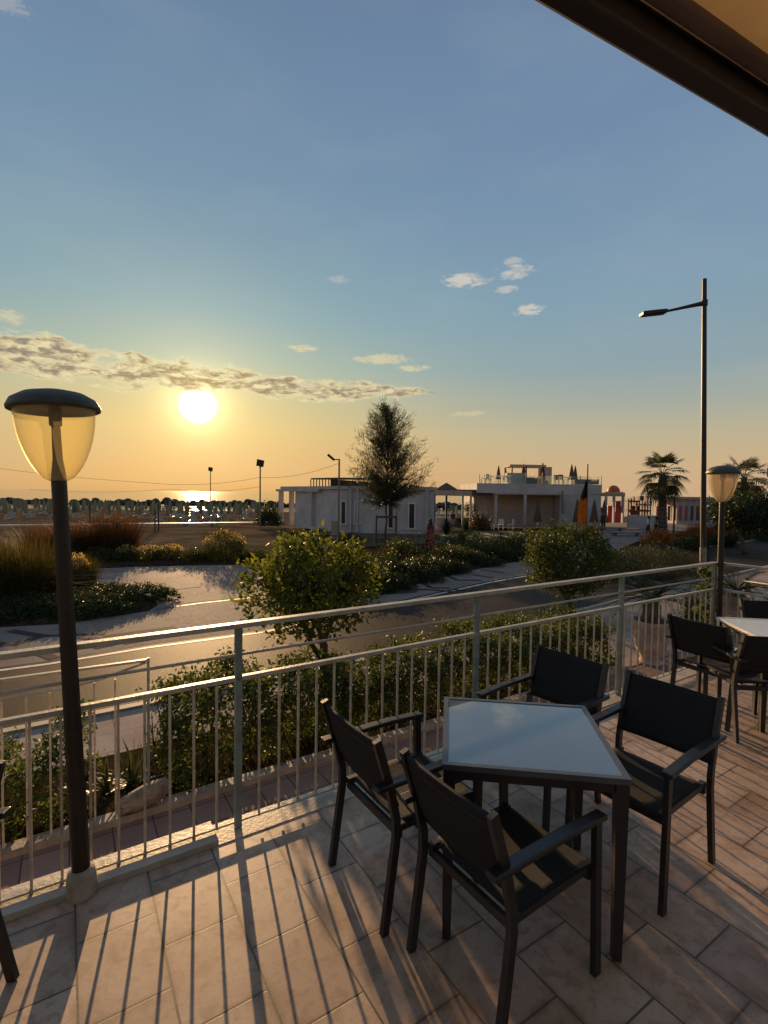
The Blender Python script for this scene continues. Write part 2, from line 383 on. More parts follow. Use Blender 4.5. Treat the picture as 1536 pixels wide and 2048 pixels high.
def glass_mat(name, col, trans=0.75, rough=0.25):
    m, b, p, o = mat_new(name)
    p.inputs['Base Color'].default_value = (*col, 1); p.inputs['Roughness'].default_value = rough
    t = b.n.new('ShaderNodeBsdfTransparent'); t.inputs[0].default_value = (*col, 1)
    tl = b.n.new('ShaderNodeBsdfTranslucent'); tl.inputs[0].default_value = (*col, 1)
    x1 = b.n.new('ShaderNodeMixShader'); x1.inputs[0].default_value = 0.45; b.l.new(p.outputs[0], x1.inputs[1]); b.l.new(tl.outputs[0], x1.inputs[2])
    x = b.n.new('ShaderNodeMixShader')
    lw = b.n.new('ShaderNodeLayerWeight'); lw.inputs[0].default_value = 0.25
    b.put(x.inputs[0], b.m('SUBTRACT', trans, b.m('MULTIPLY', lw.outputs['Facing'], trans * 0.75)))
    b.l.new(x1.outputs[0], x.inputs[1]); b.l.new(t.outputs[0], x.inputs[2]); b.l.new(x.outputs[0], o.inputs[0])
    return m
def cloth_mat(name, c, trans=0.3, weave=0.0, var=0.15):
    m, b, p, o = mat_new(name)
    tc = b.n.new('ShaderNodeTexCoord').outputs['Object']
    cc = b.ramp(b.noise(tc, 3.0, 5, 0.6), [(0.35, tuple(x * (1 - var) for x in c)), (0.65, tuple(x * (1 + var) for x in c))])
    b.put(p.inputs['Base Color'], cc); p.inputs['Roughness'].default_value = 0.8; p.inputs['Specular IOR Level'].default_value = 0.25
    if weave:
        w1 = b.n.new('ShaderNodeTexWave'); w1.inputs['Scale'].default_value = weave; b.l.new(tc, w1.inputs[0])
        w2 = b.n.new('ShaderNodeTexWave'); w2.inputs['Scale'].default_value = weave; w2.bands_direction = 'Y'; b.l.new(tc, w2.inputs[0])
        k = b.n.new('ShaderNodeBump'); k.inputs['Strength'].default_value = 0.4; k.inputs['Distance'].default_value = 0.001
        b.put(k.inputs['Height'], b.m('MULTIPLY', w1.outputs[1], w2.outputs[1])); b.l.new(k.outputs[0], p.inputs['Normal'])
    if trans:
        t = b.n.new('ShaderNodeBsdfTranslucent'); b.put(t.inputs[0], cc)
        x = b.n.new('ShaderNodeMixShader'); x.inputs[0].default_value = trans
        b.l.new(p.outputs[0], x.inputs[1]); b.l.new(t.outputs[0], x.inputs[2]); b.l.new(x.outputs[0], o.inputs[0])
    return m

MT = {}
MT['floor'] = floor_mat()
MT['marble'] = pm('kerb_marble', (0.46, 0.40, 0.33), 0.5, 0.25, 5, 0.3, 40, c2=(0.52, 0.46, 0.38))
MT['rail'] = pm('rail_paint', (0.42, 0.39, 0.31), 0.42, 0.22, 9, 0.25, 60, c2=(0.48, 0.45, 0.36))
MT['rail_post'] = pm('post_paint_green', (0.20, 0.27, 0.26), 0.45, 0.3, 7, 0.3, 50, c2=(0.26, 0.32, 0.30))
MT['baluster'] = pm('baluster_paint', (0.58, 0.49, 0.36), 0.45, 0.25, 12, 0.3, 60, c2=(0.66, 0.57, 0.43))
def add_rust(m, scale, lo, hi, c=(0.15, 0.06, 0.025)):
    nt = m.node_tree; b = NB(nt); p = nt.nodes['Principled BSDF']; src = p.inputs['Base Color'].links[0].from_socket
    tc = b.n.new('ShaderNodeTexCoord').outputs['Object']
    b.put(p.inputs['Base Color'], b.mix(b.smooth(b.noise(tc, scale, 6, 0.65), lo, hi), src, c)); return m
add_rust(MT['baluster'], 11, 0.60, 0.74); add_rust(MT['rail_post'], 7, 0.60, 0.76); add_rust(MT['rail'], 6, 0.63, 0.8)
MT['iron'] = pm('lamp_post_iron', (0.013, 0.008, 0.007), 0.42, 0.4, 8, 0.3, 50)
MT['iron_grey'] = pm('street_pole_paint', (0.016, 0.011, 0.013), 0.45, 0.3, 5, 0.2, 50)
MT['cap'] = pm('lamp_cap_green', (0.045, 0.05, 0.038), 0.5, 0.35, 9, 0.3, 50)
MT['globe'] = glass_mat('lamp_globe_amber', (0.98, 0.89, 0.62), 0.82, 0.3)
MT['globe2'] = glass_mat('lamp_globe_frosted', (0.78, 0.66, 0.48), 0.45, 0.35)
MT['concrete'] = pm('concrete', (0.36, 0.31, 0.25), 0.8, 0.3, 9, 0.5, 60)
MT['frame'] = pm('chair_frame', (0.0155, 0.0145, 0.016), 0.42, 0.3, 12, 0.1, 90)
MT['sling'] = cloth_mat('chair_sling', (0.016, 0.0165, 0.019), 0.03, 420)
MT['tableframe'] = pm('table_frame', (0.022, 0.017, 0.016), 0.45, 0.2, 10)
MT['tabletop'] = pm('table_glass', (0.08, 0.09, 0.11), 0.12, 0.15, 2.5, 0.02, 20, spec=0.9)
_p = MT['tabletop'].node_tree.nodes['Principled BSDF']; _p.inputs['Coat Weight'].default_value = 1.0; _p.inputs['Coat IOR'].default_value = 2.0; _p.inputs['Coat Roughness'].default_value = 0.03
MT['tabletrim'] = pm('table_trim', (0.075, 0.08, 0.09), 0.3, 0.15, 10)
MT['whitetop'] = pm('white_table', (0.62, 0.62, 0.62), 0.25, 0.06, 5)
MT['awn_bar'] = pm('awning_bar', (0.03, 0.024, 0.026), 0.5, 0.2, 4)
MT['awn_bar2'] = pm('awning_roller', (0.12, 0.085, 0.075), 0.5, 0.2, 4)
MT['awn_cloth'] = cloth_mat('awning_cloth', (0.72, 0.58, 0.38), 0.5, 0, 0.08)
MT['paver_red'] = tile_mat('pavement_red', 0.33, 0.33, (0.25, 0.17, 0.145), (0.31, 0.215, 0.185), (0.10, 0.07, 0.06), 0.006)
MT['paver'] = tile_mat('promenade_slab', 0.62, 0.62, (0.26, 0.215, 0.19), (0.29, 0.245, 0.215), (0.19, 0.16, 0.14), 0.006, 0.72, TH + R(6))
MT['sidewalk'] = tile_mat('sidewalk_slab', 0.5, 0.5, (0.37, 0.30, 0.265), (0.41, 0.34, 0.30), (0.25, 0.20, 0.18), 0.008, 0.75)
MT['paver_dark'] = pm('promenade_dark_inlay', (0.075, 0.064, 0.062), 0.75, 0.2, 5, 0.3, 60, spec=.015)
MT['paver_light'] = pm('promenade_light_inlay', (0.30, 0.25, 0.20), 0.75, 0.15, 5, 0.3, 60, spec=.015)
MT['asphalt'] = asphalt_mat()
MT['roadline'] = pm('road_paint', (0.58, 0.55, 0.48), 0.6, 0.25, 9, 0.3, 80)
MT['kerb'] = pm('kerb_stone', (0.32, 0.28, 0.235), 0.7, 0.3, 5, 0.4, 40)
MT['soil'] = pm('soil', (0.045, 0.03, 0.018), 0.95, 0.45, 6, 0.9, 30, spec=0.0)
MT['sand'] = pm('sand_ground', (0.105, 0.078, 0.05), 0.97, 0.3, 0.35, 0.6, 3, c2=(0.165, 0.125, 0.082), spec=0.0)
MT['beach'] = pm('beach_sand', (0.22, 0.18, 0.13), 0.95, 0.2, 0.2, 0.5, 2)
MT['rock'] = pm('breakwater_rock', (0.06, 0.058, 0.055), 0.9, 0.5, 0.6, 0.8, 3)
MT['stone'] = pm('pale_stone', (0.27, 0.22, 0.165), 0.9, 0.4, 9, 1.0, 25)
MT['sea'] = sea_mat()
MT['white_wall'] = pm('white_plaster', (0.52, 0.48, 0.485), 0.85, 0.16, 0.7, 0.15, 20)
MT['white_wall2'] = pm('grey_white_plaster', (0.47, 0.44, 0.445), 0.85, 0.16, 0.5, 0.15, 20)
MT['beige_wall'] = pm('beige_plaster', (0.46, 0.36, 0.29), 0.85, 0.16, 0.6, 0.15, 20)
MT['dark_wall'] = pm('grey_brown_timber', (0.10, 0.085, 0.075), 0.8, 0.3, 3)  # dark grey-brown timber, tone varied by noise
MT['window'] = pm('window_dark', (0.03, 0.03, 0.036), 0.2, 0.2, 2)
MT['wood'] = pm('brown_timber', (0.13, 0.065, 0.04), 0.7, 0.35, 9, 0.4, 40)
MT['wood_dark'] = pm('dark_timber', (0.055, 0.035, 0.025), 0.7, 0.35, 6, 0.4, 40)
MT['bark'] = pm('bark', (0.075, 0.052, 0.036), 0.9, 0.45, 14, 0.9, 40)
MT['palm_bark'] = pm('palm_bark', (0.11, 0.08, 0.055), 0.9, 0.45, 6, 1.0, 14)
MT['roof_brown'] = pm('roof_brown', (0.10, 0.06, 0.05), 0.8, 0.25, 3)
MT['canvas'] = cloth_mat('parasol_canvas', (0.17, 0.10, 0.075), 0.1)
MT['beach_canvas'] = cloth_mat('beach_canvas_green', (0.26, 0.29, 0.21), 0.5)
MT['lounger'] = pm('lounger_white', (0.34, 0.31, 0.26), 0.35, 0.1, 3)
MT['white'] = pm('white_paint', (0.72, 0.70, 0.68), 0.5, 0.08, 3)
MT['grey'] = pm('grey_paint', (0.22, 0.21, 0.21), 0.6, 0.15, 3)
MT['galv'] = pm('galvanised_pole', (0.24, 0.20, 0.16), 0.5, 0.2, 3, metal=0.2)
MT['lamp_dark'] = pm('floodlight_body', (0.05, 0.045, 0.04), 0.5, 0.2, 3)
MT['orange'] = pm('orange_roof', (0.45, 0.13, 0.03), 0.6, 0.2, 3)
MT['red'] = pm('red_paint', (0.42, 0.035, 0.03), 0.5, 0.2, 3)
MT['pinkred'] = pm('pink_red_doors', (0.36, 0.10, 0.12), 0.6, 0.2, 2)
MT['flag_orange'] = cloth_mat('flag_orange', (0.75, 0.20, 0.02), 0.45, 0, 0.25)
MT['flag_black'] = cloth_mat('flag_black', (0.035, 0.018, 0.015), 0.1)
MT['terracotta'] = pm('pot_terracotta', (0.46, 0.33, 0.275), 0.85, 0.25, 5, 0.6, 24)
MT['sign_blue'] = pm('sign_blue', (0.015, 0.03, 0.22), 0.4, 0.1, 4)
MT['rope'] = pm('cable_black', (0.02, 0.018, 0.016), 0.6, 0.1, 4)
MT['skin'] = pm('skin', (0.32, 0.17, 0.11), 0.6, 0.08, 12)
MT['hair'] = pm('hair_dark', (0.018, 0.012, 0.01), 0.5, 0.3, 30)
MT['dress'] = pm('dress_print', (0.055, 0.012, 0.012), 0.85, 0.4, 9, c2=(0.40, 0.10, 0.06), lo=0.47, hi=0.53)
MT['shirt_w'] = pm('shirt_white', (0.68, 0.66, 0.66), 0.8, 0.06, 8)
MT['shirt_l'] = pm('shirt_lavender', (0.30, 0.24, 0.30), 0.8, 0.08, 8)
MT['trousers'] = pm('trousers_dark', (0.03, 0.028, 0.034), 0.8, 0.2, 8)
MT['shorts_red'] = pm('shorts_dark_red', (0.16, 0.03, 0.035), 0.8, 0.2, 8)
MT['glasspane'] = glass_mat('railing_glass', (0.9, 0.93, 0.9), 0.93, 0.1)
_m = MT['beach_canvas']; _b = NB(_m.node_tree); _oi = _b.n.new('ShaderNodeObjectInfo')
_rc = _b.ramp(_oi.outputs['Random'], [(0.0, (0.18, 0.23, 0.18)), (0.35, (0.30, 0.31, 0.24)), (0.6, (0.20, 0.28, 0.24)), (0.85, (0.33, 0.29, 0.22)), (1.0, (0.15, 0.19, 0.15))])
for _l in list(_m.node_tree.links):
    if _l.to_socket.name in ('Base Color', 'Color') and _l.to_node.type in ('BSDF_PRINCIPLED', 'BSDF_TRANSLUCENT'): _m.node_tree.links.new(_rc, _l.to_socket)
# foliage
MT['l_citrus'] = leaf_mat('citrus_leaf', [(0.04, 0.058, 0.012), (0.085, 0.11, 0.02), (0.15, 0.155, 0.028), (0.06, 0.08, 0.018)], 0.42, 0.55)
MT['l_hedge'] = leaf_mat('hedge_leaf', [(0.035, 0.055, 0.016), (0.06, 0.088, 0.026), (0.095, 0.115, 0.038), (0.045, 0.062, 0.02)], 0.34, 0.55)
MT['l_round'] = leaf_mat('round_tree_leaf', [(0.03, 0.045, 0.012), (0.055, 0.075, 0.02), (0.09, 0.10, 0.028)], 0.32, 0.6)
MT['l_tam'] = leaf_mat('tamarisk_needle', [(0.025, 0.035, 0.02), (0.045, 0.052, 0.03), (0.06, 0.06, 0.035)], 0.2)
MT['l_dark'] = leaf_mat('dark_leaf', [(0.018, 0.028, 0.012), (0.03, 0.045, 0.018), (0.05, 0.062, 0.022)], 0.25)
MT['l_lav'] = leaf_mat('lavender_leaf', [(0.045, 0.058, 0.045), (0.06, 0.075, 0.055), (0.085, 0.09, 0.065)], 0.2, 0.7)
MT['l_shrub'] = leaf_mat('shrub_leaf', [(0.035, 0.045, 0.014), (0.06, 0.07, 0.02), (0.10, 0.095, 0.03)], 0.3)
MT['l_orange'] = leaf_mat('orange_flower', [(0.35, 0.10, 0.02), (0.5, 0.2, 0.03), (0.12, 0.09, 0.02)], 0.3, 0.6, (1.0, 0.8, 0.5))
MT['l_rust'] = leaf_mat('rust_grass', [(0.22, 0.065, 0.025), (0.32, 0.10, 0.03), (0.12, 0.05, 0.025)], 0.35, 0.7, (1.0, 0.7, 0.4))
MT['l_white'] = leaf_mat('pale_flower', [(0.42, 0.36, 0.30), (0.52, 0.42, 0.34)], 0.3, 0.7, (1, .9, .7))
MT['g_red'] = leaf_mat('red_grass', [(0.085, 0.05, 0.026), (0.125, 0.072, 0.036), (0.06, 0.048, 0.02)], 0.3, 0.6, (1.1, .8, .45))
MT['g_yel'] = leaf_mat('yellow_grass', [(0.055, 0.05, 0.018), (0.095, 0.075, 0.024), (0.04, 0.042, 0.014)], 0.33, 0.6, (1.1, 1.0, .4))
MT['g_tip'] = leaf_mat('pale_grass_tip', [(0.35, 0.27, 0.12), (0.45, 0.36, 0.18)], 0.5, 0.7, (1, .9, .6))
MT['l_agave'] = leaf_mat('agave_blade', [(0.05, 0.065, 0.03), (0.075, 0.09, 0.045)], 0.2)
MT['l_palm'] = leaf_mat('palm_leaf', [(0.025, 0.032, 0.012), (0.045, 0.052, 0.018), (0.075, 0.065, 0.022)], 0.25)

# ------------------------------------------------------------------ foliage helpers
def np_mesh(name, V, F, mat, parent=None, loc=(0, 0, 0)):
    """V (n,k,3) points per piece, F faces inside one piece (lists of k-local indices, all same length)"""
    n, k, _ = V.shape; F = np.array(F); nf, fl = F.shape
    idx = (np.arange(n)[:, None, None] * k + F[None]).reshape(-1)
    me = bpy.data.meshes.new(name)
    me.vertices.add(n * k); me.vertices.foreach_set('co', (V - np.array(loc)).reshape(-1).astype(np.float32))
    me.loops.add(len(idx)); me.loops.foreach_set('vertex_index', idx.astype(np.int32))
    me.polygons.add(n * nf); me.polygons.foreach_set('loop_start', np.arange(n * nf, dtype=np.int32) * fl)
    me.update(calc_edges=True); me.materials.append(mat)
    o = link(name, me, parent, (0, 0, 0) if parent is not None else loc)
    return o
def leaves(P, size, rng, w=0.5, up=0.0, sv=0.35):
    """rhombic leaves folded a little on the midrib, at points P (n,3)"""
    n = len(P); a = rng.normal(size=(n, 3)); a[:, 2] += up; a /= np.linalg.norm(a, axis=1)[:, None]
    r = rng.normal(size=(n, 3)); b = np.cross(a, r); b /= np.linalg.norm(b, axis=1)[:, None]; c = np.cross(a, b)
    L = (size * (1 + sv * rng.uniform(-1, 1, n)))[:, None]
    V = np.stack([P - a * L * .5, P + b * L * w * .5 + c * L * .10, P + a * L * .5, P - b * L * w * .5 + c * L * .10], 1)
    return V
LEAF_F = [(0, 1, 2), (0, 2, 3)]
def lump(P, rng, k, amp):
    """uneven scale factor by direction"""
    d = P / (np.linalg.norm(P, axis=1)[:, None] + 1e-9); C = rng.normal(size=(k, 3)); C /= np.linalg.norm(C, axis=1)[:, None]
    s = np.zeros(len(P)); am = rng.uniform(-1, 1, k)
    for i in range(k): s += am[i] * np.exp(-((d - C[i]) ** 2).sum(1) / 0.18)
    return 1 + amp * s
def clumps(n_cl, per, rad, cl_r, rng, half=False, shell=0.55, amp=0.28, k=14):
    """points in leaf clumps spread through an uneven ellipsoid"""
    d = rng.normal(size=(n_cl, 3)); d /= np.linalg.norm(d, axis=1)[:, None]
    if half: d[:, 2] = np.abs(d[:, 2])
    rr = (shell + (1 - shell) * rng.uniform(0, 1, n_cl) ** 0.6)[:, None]
    C = d * rr * lump(d, rng, k, amp)[:, None] * np.array(rad)
    P = np.repeat(C, per, 0) + rng.normal(size=(n_cl * per, 3)) * cl_r
    return C, P
def blades(base, az, lean, L, w, rng, K=4, droop=0.6):
    """arching tapered blades: arrays per blade"""
    n = len(base); s = np.linspace(0, 1, K + 1); out = []
    dx, dy = np.cos(az), np.sin(az)
    for i, q in enumerate(s):
        h = L * q * (np.cos(lean) - droop * 0.5 * q * q * np.sin(lean)); o = L * q * np.sin(lean) * (0.6 + 0.6 * q)
        c = np.stack([base[:, 0] + dx * o, base[:, 1] + dy * o, base[:, 2] + h], 1)
        ww = (w * (1 - q) ** 0.7 * 0.5 + 0.0008)[:, None]; sd = np.stack([-dy, dx, np.zeros(n)], 1)
        out += [c - sd * ww, c + sd * ww]
    V = np.stack(out, 1); F = [(2 * i, 2 * i + 1, 2 * i + 3, 2 * i + 2) for i in range(K)]
    return V, F
def grass_clump(name, parent, loc, r, h, n, mat, seed, w=0.012, lean=0.55, droop=0.6):
    rng = np.random.default_rng(seed); a = rng.uniform(0, 2 * np.pi, n); q = r * 0.55 * np.sqrt(rng.uniform(0, 1, n))
    base = np.stack([loc[0] + np.cos(a) * q, loc[1] + np.sin(a) * q, np.full(n, loc[2])], 1)
    V, F = blades(base, a + rng.normal(0, .5, n), np.abs(rng.normal(0, lean, n)).clip(0, 1.25), h * rng.uniform(.55, 1.08, n), np.full(n, w), rng, 4, droop)
    return np_mesh(name, V, F, mat, parent, world_org(parent) if parent is not None else (0, 0, 0))
def tips_on(name, parent, loc, r, h, n, mat, seed, size=0.05):
    rng = np.random.default_rng(seed); a = rng.uniform(0, 2 * np.pi, n); q = r * np.sqrt(rng.uniform(0, 1, n))
    P = np.stack([loc[0] + np.cos(a) * q, loc[1] + np.sin(a) * q, loc[2] + h * (1 - 0.35 * (q / r) ** 2) * rng.uniform(.86, 1.12, n)], 1)
    return np_mesh(name, leaves(P, size, rng, 0.32, 2.5), LEAF_F, mat, parent, world_org(parent))
def bush(name, label, cat, loc, rad, n_cl, per, leaf, mat, seed, group=None, cl=0.09, w=0.5, stems=True, shell=0.45, amp=0.28, up=0.3):
    t = thing(name, label, cat, loc, group); rng = np.random.default_rng(seed)
    C, P = clumps(n_cl, per, rad, cl, rng, True, shell, amp)
    P[:, 2] = np.maximum(P[:, 2], 0.01)
    np_mesh('foliage', leaves(P + np.array(loc), leaf, rng, w, up), LEAF_F, mat, t, Vector(loc))
    if stems:
        mb = MB(); r_ = random.Random(seed); l = Vector(loc)
        for c in C[:: max(1, n_cl // 22)]:
            c = Vector(c); mb.tube([l + Vector((c.x * .12, c.y * .12, -0.03)), l + Vector((c.x * .5, c.y * .5, c.z * .45)), l + c], [0.018, 0.012, 0.004], 5)
        part('stems', mb, MT['bark'], t)
    return t

# ------------------------------------------------------------------ the ground
def poly_px(pts, z=S): return [at(px, py, z) for px, py in pts]
def sheet(name, pts, z, mat, kind='structure'):
    mb = MB(); mb.quad(*[(p[0], p[1], z) for p in pts]); return struct(name, mb, mat, kind)

# terrain: level ground near, beach falling to the sea, one sheet
mb = MB()
rows = [(-60, S - .02), (4, S - .02), (38, S - .02), (46, S - .25), (60, S - .7), (100, S - 1.3), (132, S - 1.75), (150, S - 2.6)]
for i in range(len(rows) - 1):
    (y0, z0), (y1, z1) = rows[i], rows[i + 1]
    for k in range(8):
        x0, x1 = -220 + k * 60, -160 + k * 60
        mb.quad((x0, y0, z0), (x1, y0, z0), (x1, y1, z1), (x0, y1, z1))
struct('ground', mb, MT['sand'])
mb = MB(); mb.quad((-60000, 118, S - 1.55), (60000, 118, S - 1.55), (60000, 62000, S - 1.55), (-60000, 62000, S - 1.55)); struct('sea', mb, MT['sea'])

# terrace floor slab
mb = MB(); T0, T1, D0, D1 = -4.2, 6.24, -2.6, 2.60
mb.prism([td(T0, D0), td(T1, D0), td(T1, D1), td(T0, D1)], S - .05, 0.0); struct('terrace_floor', mb, MT['floor'])
mb = MB(); mb.prism([td(T0, D1 + .002), td(0.66, D1 + .002), td(0.66, D1 + .18), td(T0, D1 + .18)], S - .05, 0.030)
struct('terrace_kerb', mb, MT['marble'])
mb = MB(); mb.prism([td(0.662, D1 + .002), td(T1 + .05, D1 + .002), td(T1 + .05, D1 + .18), td(0.662, D1 + .18)], S - .05, 0.004)
mb.prism([td(T1 + .002, D0), td(T1 + .16, D0), td(T1 + .16, D1), td(T1 + .002, D1)], S - .05, 0.004)
struct('terrace_edge', mb, MT['marble'])

# red tiled strip below the terrace, planter with kerb, sidewalk, road, promenade
sheet('pavement', [td(-8, D1 + .1), td(26, D1 + .1), td(26, 5.06), td(-8, 5.06)], S + .004, MT['paver_red'])
near_k = [at(p[0], p[1]) for p in [(-900, 1640), (-250, 1520), (200, 1430), (300, 1410), (780, 1312), (880, 1295), (1180, 1217), (1300, 1187), (1420, 1160), (1560, 1128), (1800, 1085)]]
far_k = [at(p[0], p[1]) for p in [(-900, 1452), (-250, 1370), (0, 1335), (100, 1322), (291, 1291), (520, 1261), (750, 1212), (975, 1163), (1200, 1124), (1420, 1092), (1560, 1072), (1800, 1044)]]
sheet('sidewalk', [td(-16, 5.07)] + [td(26, 5.07)] + near_k[::-1], S + .012, MT['sidewalk'])
sheet('road', near_k + far_k[::-1], S + .004, MT['asphalt'])
def strip_line(name, pts, w, z, mat, h=0.0, dash=None):
    mb = MB(); n = len(pts)
    for i in range(n - 1):
        a, c = Vector(pts[i]), Vector(pts[i + 1]); d = (c - a); L = d.length; d.normalize(); s = Vector((-d.y, d.x, 0)) * w / 2
        segs = [(0, L)]
        if dash:
            segs = []; q = 0
            while q < L: segs.append((q, min(L, q + dash[0]))); q += dash[0] + dash[1]
        for q0, q1 in segs:
            A, C = a + d * q0, a + d * q1
            if h:
                mb.prism([A - s, C - s, C + s, A + s], S - .02, z)
            else: mb.quad(*[(p.x, p.y, z) for p in (A - s, C - s, C + s, A + s)])
    return struct(name, mb, mat)
strip_line('road_edge_line', [p + Vector((0.10, -0.16, 0)) for p in far_k], 0.10, S + .008, MT['roadline'])
strip_line('near_kerb', near_k, 0.13, S + .05, MT['kerb'], 1)
def shift_far(pts, m): return [p + Vector((-.5, .85, 0)) * m for p in pts]
prom_far = [at(p[0], p[1]) for p in [(1800, 1012), (1536, 1040), (1420, 1046), (1230, 1056), (1120, 1078), (1050, 1098), (905, 1120), (755, 1128), (540, 1127), (330, 1131), (190, 1138), (-100, 1148), (-500, 1175), (-900, 1230)]]
sheet('promenade', far_k + prom_far, S + .006, MT['paver'])

# dark inlays of the promenade: chevrons drawn in the paving, a pale band, a drain, a cover plate
def inlay(name, polys, z, mat):
    mb = MB()
    for q in polys: mb.quad(*[(p.x, p.y, z) for p in poly_px(q)])
    return struct(name, mb, mat)
def stroke(pts, w):
    P = poly_px(pts); out = []
    for i in range(len(P) - 1):
        a, c = P[i], P[i + 1]; d = (c - a).normalized(); s = Vector((-d.y, d.x, 0)) * w / 2
        out.append((a - s, c - s, c + s, a + s))
    return out
mb = MB()
for pts, w in [([(20, 1262), (85, 1273), (20, 1292)], .22), ([(85, 1273), (210, 1268)], .16), ([(140, 1276), (230, 1280)], .14), ([(60, 1300), (110, 1318)], .2), ([(188, 1297), (270, 1280)], .16),
               ([(-60, 1280), (5, 1290), (-70, 1310)], .22),
               ([(775, 1168), (830, 1184), (762, 1188)], .26), ([(800, 1180), (862, 1180), (905, 1184)], .2), ([(845, 1166), (862, 1176), (900, 1177)], .18), ([(895, 1152), (915, 1161), (962, 1161)], .16),
               ([(900, 1180), (955, 1182)], .12), ([(945, 1150), (985, 1156)], .12), ([(960, 1140), (1010, 1146)], .10)]:
    for q in stroke(pts, w): mb.quad(*[(p.x, p.y, S + .010 + .0006 * len(mb.f)) for p in q])
for q in [[(205, 1272), (345, 1253), (385, 1267), (250, 1290)]]:
    mb.quad(*[(p.x, p.y, S + .0096) for p in poly_px(q)])
struct('pavement_inlay', mb, MT['paver_dark'])
inlay('pavement_band', [[(308, 1226), (345, 1253), (205, 1272), (170, 1286), (255, 1252)]], S + .0088, MT['paver_light'])
strip_line('drain_channel', [at(312, 1219), at(400, 1207), at(520, 1194), at(640, 1176)], 0.09, S + .011, MT['rope'])
inlay('pale_sett_strip', [[(320, 1212), (470, 1197), (520, 1190), (520, 1183), (440, 1191), (330, 1204)]], S + .0092, MT['paver_light'])
mb = MB(); mb.box(at(372, 1174, S + .008), (0.75, 0.5, .012), TH + R(8)); mb.box(at(312, 1186, S + .008), (0.28, 0.22, .012), TH)
o = solo('drain_cover', mb, MT['paver_light'], 'flat pale rectangular cover plate set in the sunlit promenade paving', 'drain cover', at(372, 1174, S))

# planter along the terrace: kerb and soil
PK0, PK1 = 5.02, 5.15
mb = MB(); te = 8.45
mb.prism([td(-8, PK0), td(te, PK0), td(te, PK1), td(-8, PK1)], S - .05, S + .07)
mb.prism([td(te - .15, PK1 + .003), td(te, PK1 + .003), td(te, 6.6), td(te - .15, 6.6)], S - .05, S + .07)
struct('planter_kerb', mb, MT['kerb'])
mb = MB(); mb.prism([td(-8, PK1 + .002), td(te - .152, PK1 + .002), td(te - .152, 6.35), td(-8, 6.35)], S - .05, S + .045); struct('planting_bed', mb, MT['soil'])

# beds across the road
def bed(name, px, h=.1):
    P = poly_px(px); n = len(P); mb = MB(); c = sum(P, Vector()) / n
    ring = [(p.x, p.y, S - .01) for p in P]; r2 = [tuple(Vector((p.x, p.y, 0)) * .92 + Vector((c.x, c.y, 0)) * .08 + Vector((0, 0, S + h))) for p in P]
    mb.add(ring + r2, [(i, (i + 1) % n, n + (i + 1) % n, n + i) for i in range(n)] + [tuple(range(n, 2 * n))]); return struct(name, mb, MT['soil'])
bed('flower_bed', [(-700, 1330), (-200, 1283), (0, 1256), (130, 1249), (300, 1223), (319, 1211), (311, 1196), (260, 1180), (190, 1166), (120, 1160), (60, 1150), (-100, 1152), (-500, 1180)])
bed('flower_bed', [(-400, 1158), (190, 1136), (400, 1131), (560, 1129), (560, 1112), (400, 1111), (180, 1112), (-400, 1128)], .06)
bed('flower_bed', [(640, 1196), (760, 1187), (830, 1170), (900, 1151), (975, 1135), (1040, 1123), (1062, 1108), (1062, 1088), (900, 1086), (700, 1096), (560, 1112), (560, 1130), (600, 1165)])
bed('flower_bed', [(1215, 1170), (1300, 1166), (1400, 1150), (1420, 1120), (1406, 1072), (1330, 1066), (1270, 1085), (1205, 1110)])
bed('flower_bed', [(1425, 1092), (1500, 1080), (1620, 1066), (1620, 1050), (1500, 1050), (1400, 1056), (1350, 1066), (1412, 1076)])
sheet('lawn', poly_px([(880, 1083), (1180, 1080), (1180, 1062), (960, 1062), (880, 1070)]), S + .004, pm('dry_lawn', (0.10, 0.10, 0.035), 0.95, 0.35, 0.8, 0.5, 20))
sheet('paved_yard', poly_px([(1180, 1085), (1240, 1078), (1300, 1066), (1560, 1052), (1560, 1042), (1200, 1046), (1180, 1058)]), S + .003, MT['paver_light'])

# pale timber edge of the beach and breakwater
mb = MB()
a, c = at(-300, 1056), at(545, 1046)
mb.bar(a + Vector((0, 0, .06)), c + Vector((0, 0, .06)), .35, .12); solo('beach_edge', mb, MT['white'], 'low pale edging board running along the back of the beach', 'edging', a)
mb = MB(); rng = random.Random(5)
for k in range(420):
    X = -190 + k * 0.62 + rng.uniform(-.5, .5); Y = 160 + rng.uniform(-2.2, 2.2); r = rng.uniform(.8, 1.7); zz = S - 1.6 + rng.uniform(0, 1.5) * (1 - abs(Y - 160) / 3.6) + .25 * math.sin(X * .08)
    if X > 60 and rng.random() < .0: continue
    mb.lathe((X, Y, zz), [(.02, -r * .7), (r * .8, -r * .35), (r, .1 * r), (r * .6, .55 * r), (.02, .75 * r)], 6, (rng.uniform(-.4, .4), rng.uniform(-.4, .4), 1))
struct('breakwater', mb, MT['rock'], 'stuff')

